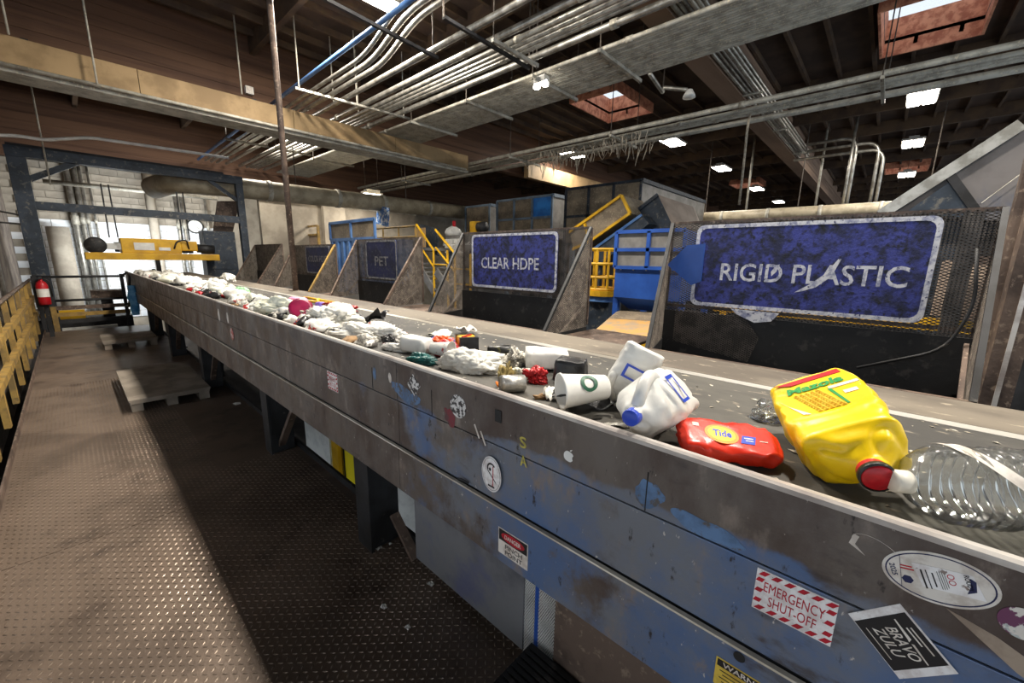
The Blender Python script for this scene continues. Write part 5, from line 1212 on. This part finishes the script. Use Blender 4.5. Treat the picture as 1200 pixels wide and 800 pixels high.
place('red_bag', 'glossy red crumpled bag left of the yellow carton', 'bag', 524, 415, bag(.05, .07, .045, 8.4, .5), m_redcap, .2)
mb = lathe(MB(), [(0, 0), (.027, 0), (.04, .1), (.043, .105), (.039, .1), (.026, .005), (0, .005)], 24); mb.v = [(c_, b_, -a) for a, b_, c_ in mb.v]; crumple(mb, .006, 15, 1)
place('paper_cup', 'printed paper cup lying beside the teal film', 'cup', 507, 418, mb, m_prn, -1.2)
mb = sbody(dense([(-.09, .028, .032, 3), (-.07, .04, .045, 4), (.06, .04, .045, 4), (.09, .015, .015, 2)], 6), 28); mb.v = [(b_, c_, a) for a, b_, c_ in mb.v]; crumple(mb, .007, 12, 2)
place('white_bottle', 'squashed white plastic bottle left of the printed cup', 'bottle', 487, 413, mb, m_hdpe, .25)
place('teal_film', 'dark teal plastic film at the rim below the white bottle', 'film', 496, 425, bag(.035, .08, .03, 3.3, .5), m_teal, .3)
place('white_disc', 'round white lid lying upright behind the white bottle', 'lid', 495, 401, bag(.04, .06, .02, 1.5, .2), m_wht, .3)
place('film_scrap', 'clear film scrap lying alone in the middle of the belt', 'scrap', 515, 394, sheet(.14, .12, 1.2, .03, 10), m_bagc, .4)
place('film_scrap', 'white film scrap lying alone near the far belt edge', 'scrap', 545, 391, sheet(.1, .12, 2.2, .04, 10), m_bagw, .2)
place('white_wrapper', 'white and orange wrapper by the rim, left of the white bottle', 'wrapper', 461, 410, bag(.03, .08, .025, 6.1, .5), m_prn, .3)
place('glass_jar', 'dark crumpled foil cup left of the white bottle', 'cup', 456, 403, bag(.035, .05, .04, 9.9, .4), m_blk, 0)
place('printed_bag', 'white carrier bag printed red and grey', 'bag', 446, 395, bag(.10, .17, .06, 2.8, .5), m_prn, .3)
place('carrier_bag', 'crumpled white carrier bag lying right of the magazine', 'bag', 418, 394, bag(.09, .22, .055, 7.7, .45), m_bagw, .3)
place('carrier_bag', 'large white carrier bag with a green mark beside the maroon lid', 'bag', 390, 379, bag(.13, .26, .09, 5.1, .5), m_bagw, .2)
place('black_debris', 'dark twisted film lying alone on the belt centre', 'film', 432, 378, sheet(.1, .3, 6.6, .09, 12), m_blk, .3)
place('red_magazine', 'red and white crumpled magazine behind the large bag', 'magazine', 398, 368, bag(.07, .2, .06, 3.9, .6), m_redf, .3)
mb = lathe(MB(), [(0, 0), (.07, 0), (.085, .02), (.085, .03), (.06, .035), (0, .03)], 24)
o = place('maroon_saucer', 'maroon plastic lid leaning at the belt rim', 'lid', 354, 374, mb, m_maroon, 0); o.rotation_euler = (.9, -.5, 0); o.location.z += .07
place('translucent_bag', 'big translucent greenish bag left of the maroon lid', 'bag', 332, 370, bag(.13, .33, .10, 1.3, .5), m_bagc, .2)
mb = sbody(dense([(-.11, .03, .03, 3), (-.09, .045, .045, 3), (.05, .045, .045, 3), (.09, .02, .02, 2), (.13, .02, .02, 2)], 5), 24); mb.v = [(b_, c_, a) for a, b_, c_ in mb.v]
place('pink_bottle', 'pink plastic bottle lying behind the translucent bag', 'bottle', 348, 359, mb, m_pink, .4)
place('orange_piece', 'round orange piece beside the pink bottle', 'piece', 336, 360, bag(.05, .07, .05, 1.1, .2, 3), m_orng, 0)
b = MB()
for p in (((0, -.2, .02), (.0, .25, .04)), ((.08, -.15, .02), (.08, .2, .06)), ((0, .25, .04), (.08, .2, .06)), ((0, -.2, .02), (.08, -.15, .02)), ((0, 0, .03), (.08, .05, .05))): b.bar(*p, .03, .02)
place('yellow_crate', 'yellow open plastic frame lying behind the litter', 'frame', 372, 356, b, m_byellow, .5)
place('purple_piece', 'purple plastic piece next to the yellow frame', 'piece', 377, 362, bag(.05, .09, .05, 2.1, .3, 3), m_purple, 0)
place('food_wrapper', 'orange and white wrapper under the maroon lid', 'wrapper', 358, 382, bag(.04, .1, .03, 4.4, .5), m_orf, .3)
place('green_piece', 'dark green plastic piece at the rim', 'piece', 311, 370, bag(.03, .08, .03, 2.6, .3, 3), m_green, 0)
place('lime_ball', 'pale green film ball in the litter heap', 'film', 285, 348, bag(.08, .12, .08, 6.2, .3), m_lgreen, 0)
place('far_bag', 'lone white bag lying on the far belt edge under the fifth bin', 'bag', 268, 330, bag(.10, .35, .10, 3.6, .35), m_bagw, 0)
place('red_scrap', 'red scrap at the rim of the far litter heap', 'scrap', 234, 345, bag(.04, .12, .03, 2.9, .3, 3), m_redcap, 0)
place('yellow_scrap', 'yellow scrap near the far end of the belt', 'scrap', 193, 331, bag(.07, .3, .06, 5.8, .3, 3), m_byellow, 0)
# ---- the mixed heap on the far half of the belt: every piece its own object, meshes shared
random.seed(21)
kinds = [('carrier_bag', 'bag', 'crumpled white film bag', [bag(.06, .09, .055, 20+k, .55, 3) for k in range(5)], m_bagw),
         ('translucent_bag', 'bag', 'translucent film bag', [bag(.07, .09, .05, 30+k, .5, 3) for k in range(3)], m_bagc),
         ('black_film', 'film', 'dark plastic film', [bag(.06, .09, .04, 40+k, .6, 3) for k in range(3)], m_blk),
         ('paper_ball', 'paper', 'crumpled newsprint', [bag(.05, .07, .045, 50+k, .7, 3) for k in range(3)], m_news),
         ('printed_bag', 'bag', 'red and white printed wrapper', [bag(.06, .08, .045, 60+k, .6, 3) for k in range(3)], m_prn),
         ('cardboard_piece', 'cardboard', 'brown cardboard scrap', [bag(.06, .08, .03, 70+k, .5, 3) for k in range(2)], m_brown),
         ('drink_can', 'can', 'silver crushed can', [bag(.035, .06, .035, 80+k, .35, 3) for k in range(2)], m_can),
         ('red_wrapper', 'wrapper', 'red wrapper', [bag(.04, .06, .03, 90+k, .5, 3) for k in range(2)], m_redf)]
cache = {}
for k in range(250):
    y = random.uniform(1.9, 12.6); 
    f = min(1, max(0, (y-2.5)/5)); xmax = 1.10+.42*f if y > 3 else 1.12
    if y < 3.3 and random.random() < .55: continue
    x = random.uniform(1.0, xmax); kd = kinds[random.choices(range(8), [26, 9, 22, 15, 12, 9, 6, 8])[0]]; i = random.randrange(len(kd[3]))
    key = (kd[0], i)
    if key not in cache: me = kd[3][i].mesh(kd[0], None, True); me.materials.append(kd[4]); cache[key] = me
    o = link(kd[0], cache[key], None, None, (x, y, ZB)); s = random.uniform(.55, 1.25)*(1+.25*f); o.scale = (s, s, s*random.uniform(.8, 1.2)); o.rotation_euler = (0, 0, random.uniform(0, 6.28))
    zi = sum(y > q for q in (2.6, 3.3, 4.1, 4.9, 5.7, 6.6, 7.5, 8.5, 9.5, 10.5, 11.5))
    zone = ('left of the printed bag', 'by the maroon saucer', 'past the pink bottle', 'past the green piece', 'before the post', 'beyond the post',
            'after the PET bin', 'opposite the faded bin', 'past the faded bin', 'opposite the unmarked bin', 'short of the magnet', 'under the magnet')[zi]
    tag(o, '%s %s, %s, %s' % ('small' if s < .85 else ('big' if s > 1.2 else 'middling'), kd[2], 'near rim' if x < 1.14 else ('mid heap' if x < 1.3 else 'far side'), zone), kd[1], 'litter pieces '+zone)
# white worn flakes on the belt: too small and many to count
fl2 = MB(); random.seed(9)
for k in range(900):
    y = random.uniform(-1.2, 9); x = random.choice((random.uniform(1.25, 1.72), random.uniform(1.55, 1.76), random.uniform(.96, 1.2))); s = random.uniform(.003, .012)*(1 if random.random() < .93 else 2.2); a = random.uniform(0, 3.14); h = random.uniform(.001, .004)
    c, q = math.cos(a)*s, math.sin(a)*s
    fl2.add([(x+c, y+q, ZB+.0005), (x-q*.6, y+c*.6, ZB+h), (x-c, y-q, ZB+.0005), (x+q*.6, y-c*.6, ZB+h*.5)], [(0, 1, 2, 3)])
tag(fl2.build('belt_flakes', mat('pale_flakes', H('d2ccbe'), H('a89e8c'), 20, .8)), 'pale plastic flakes scattered over the dusty belt', 'flakes', kind='stuff')
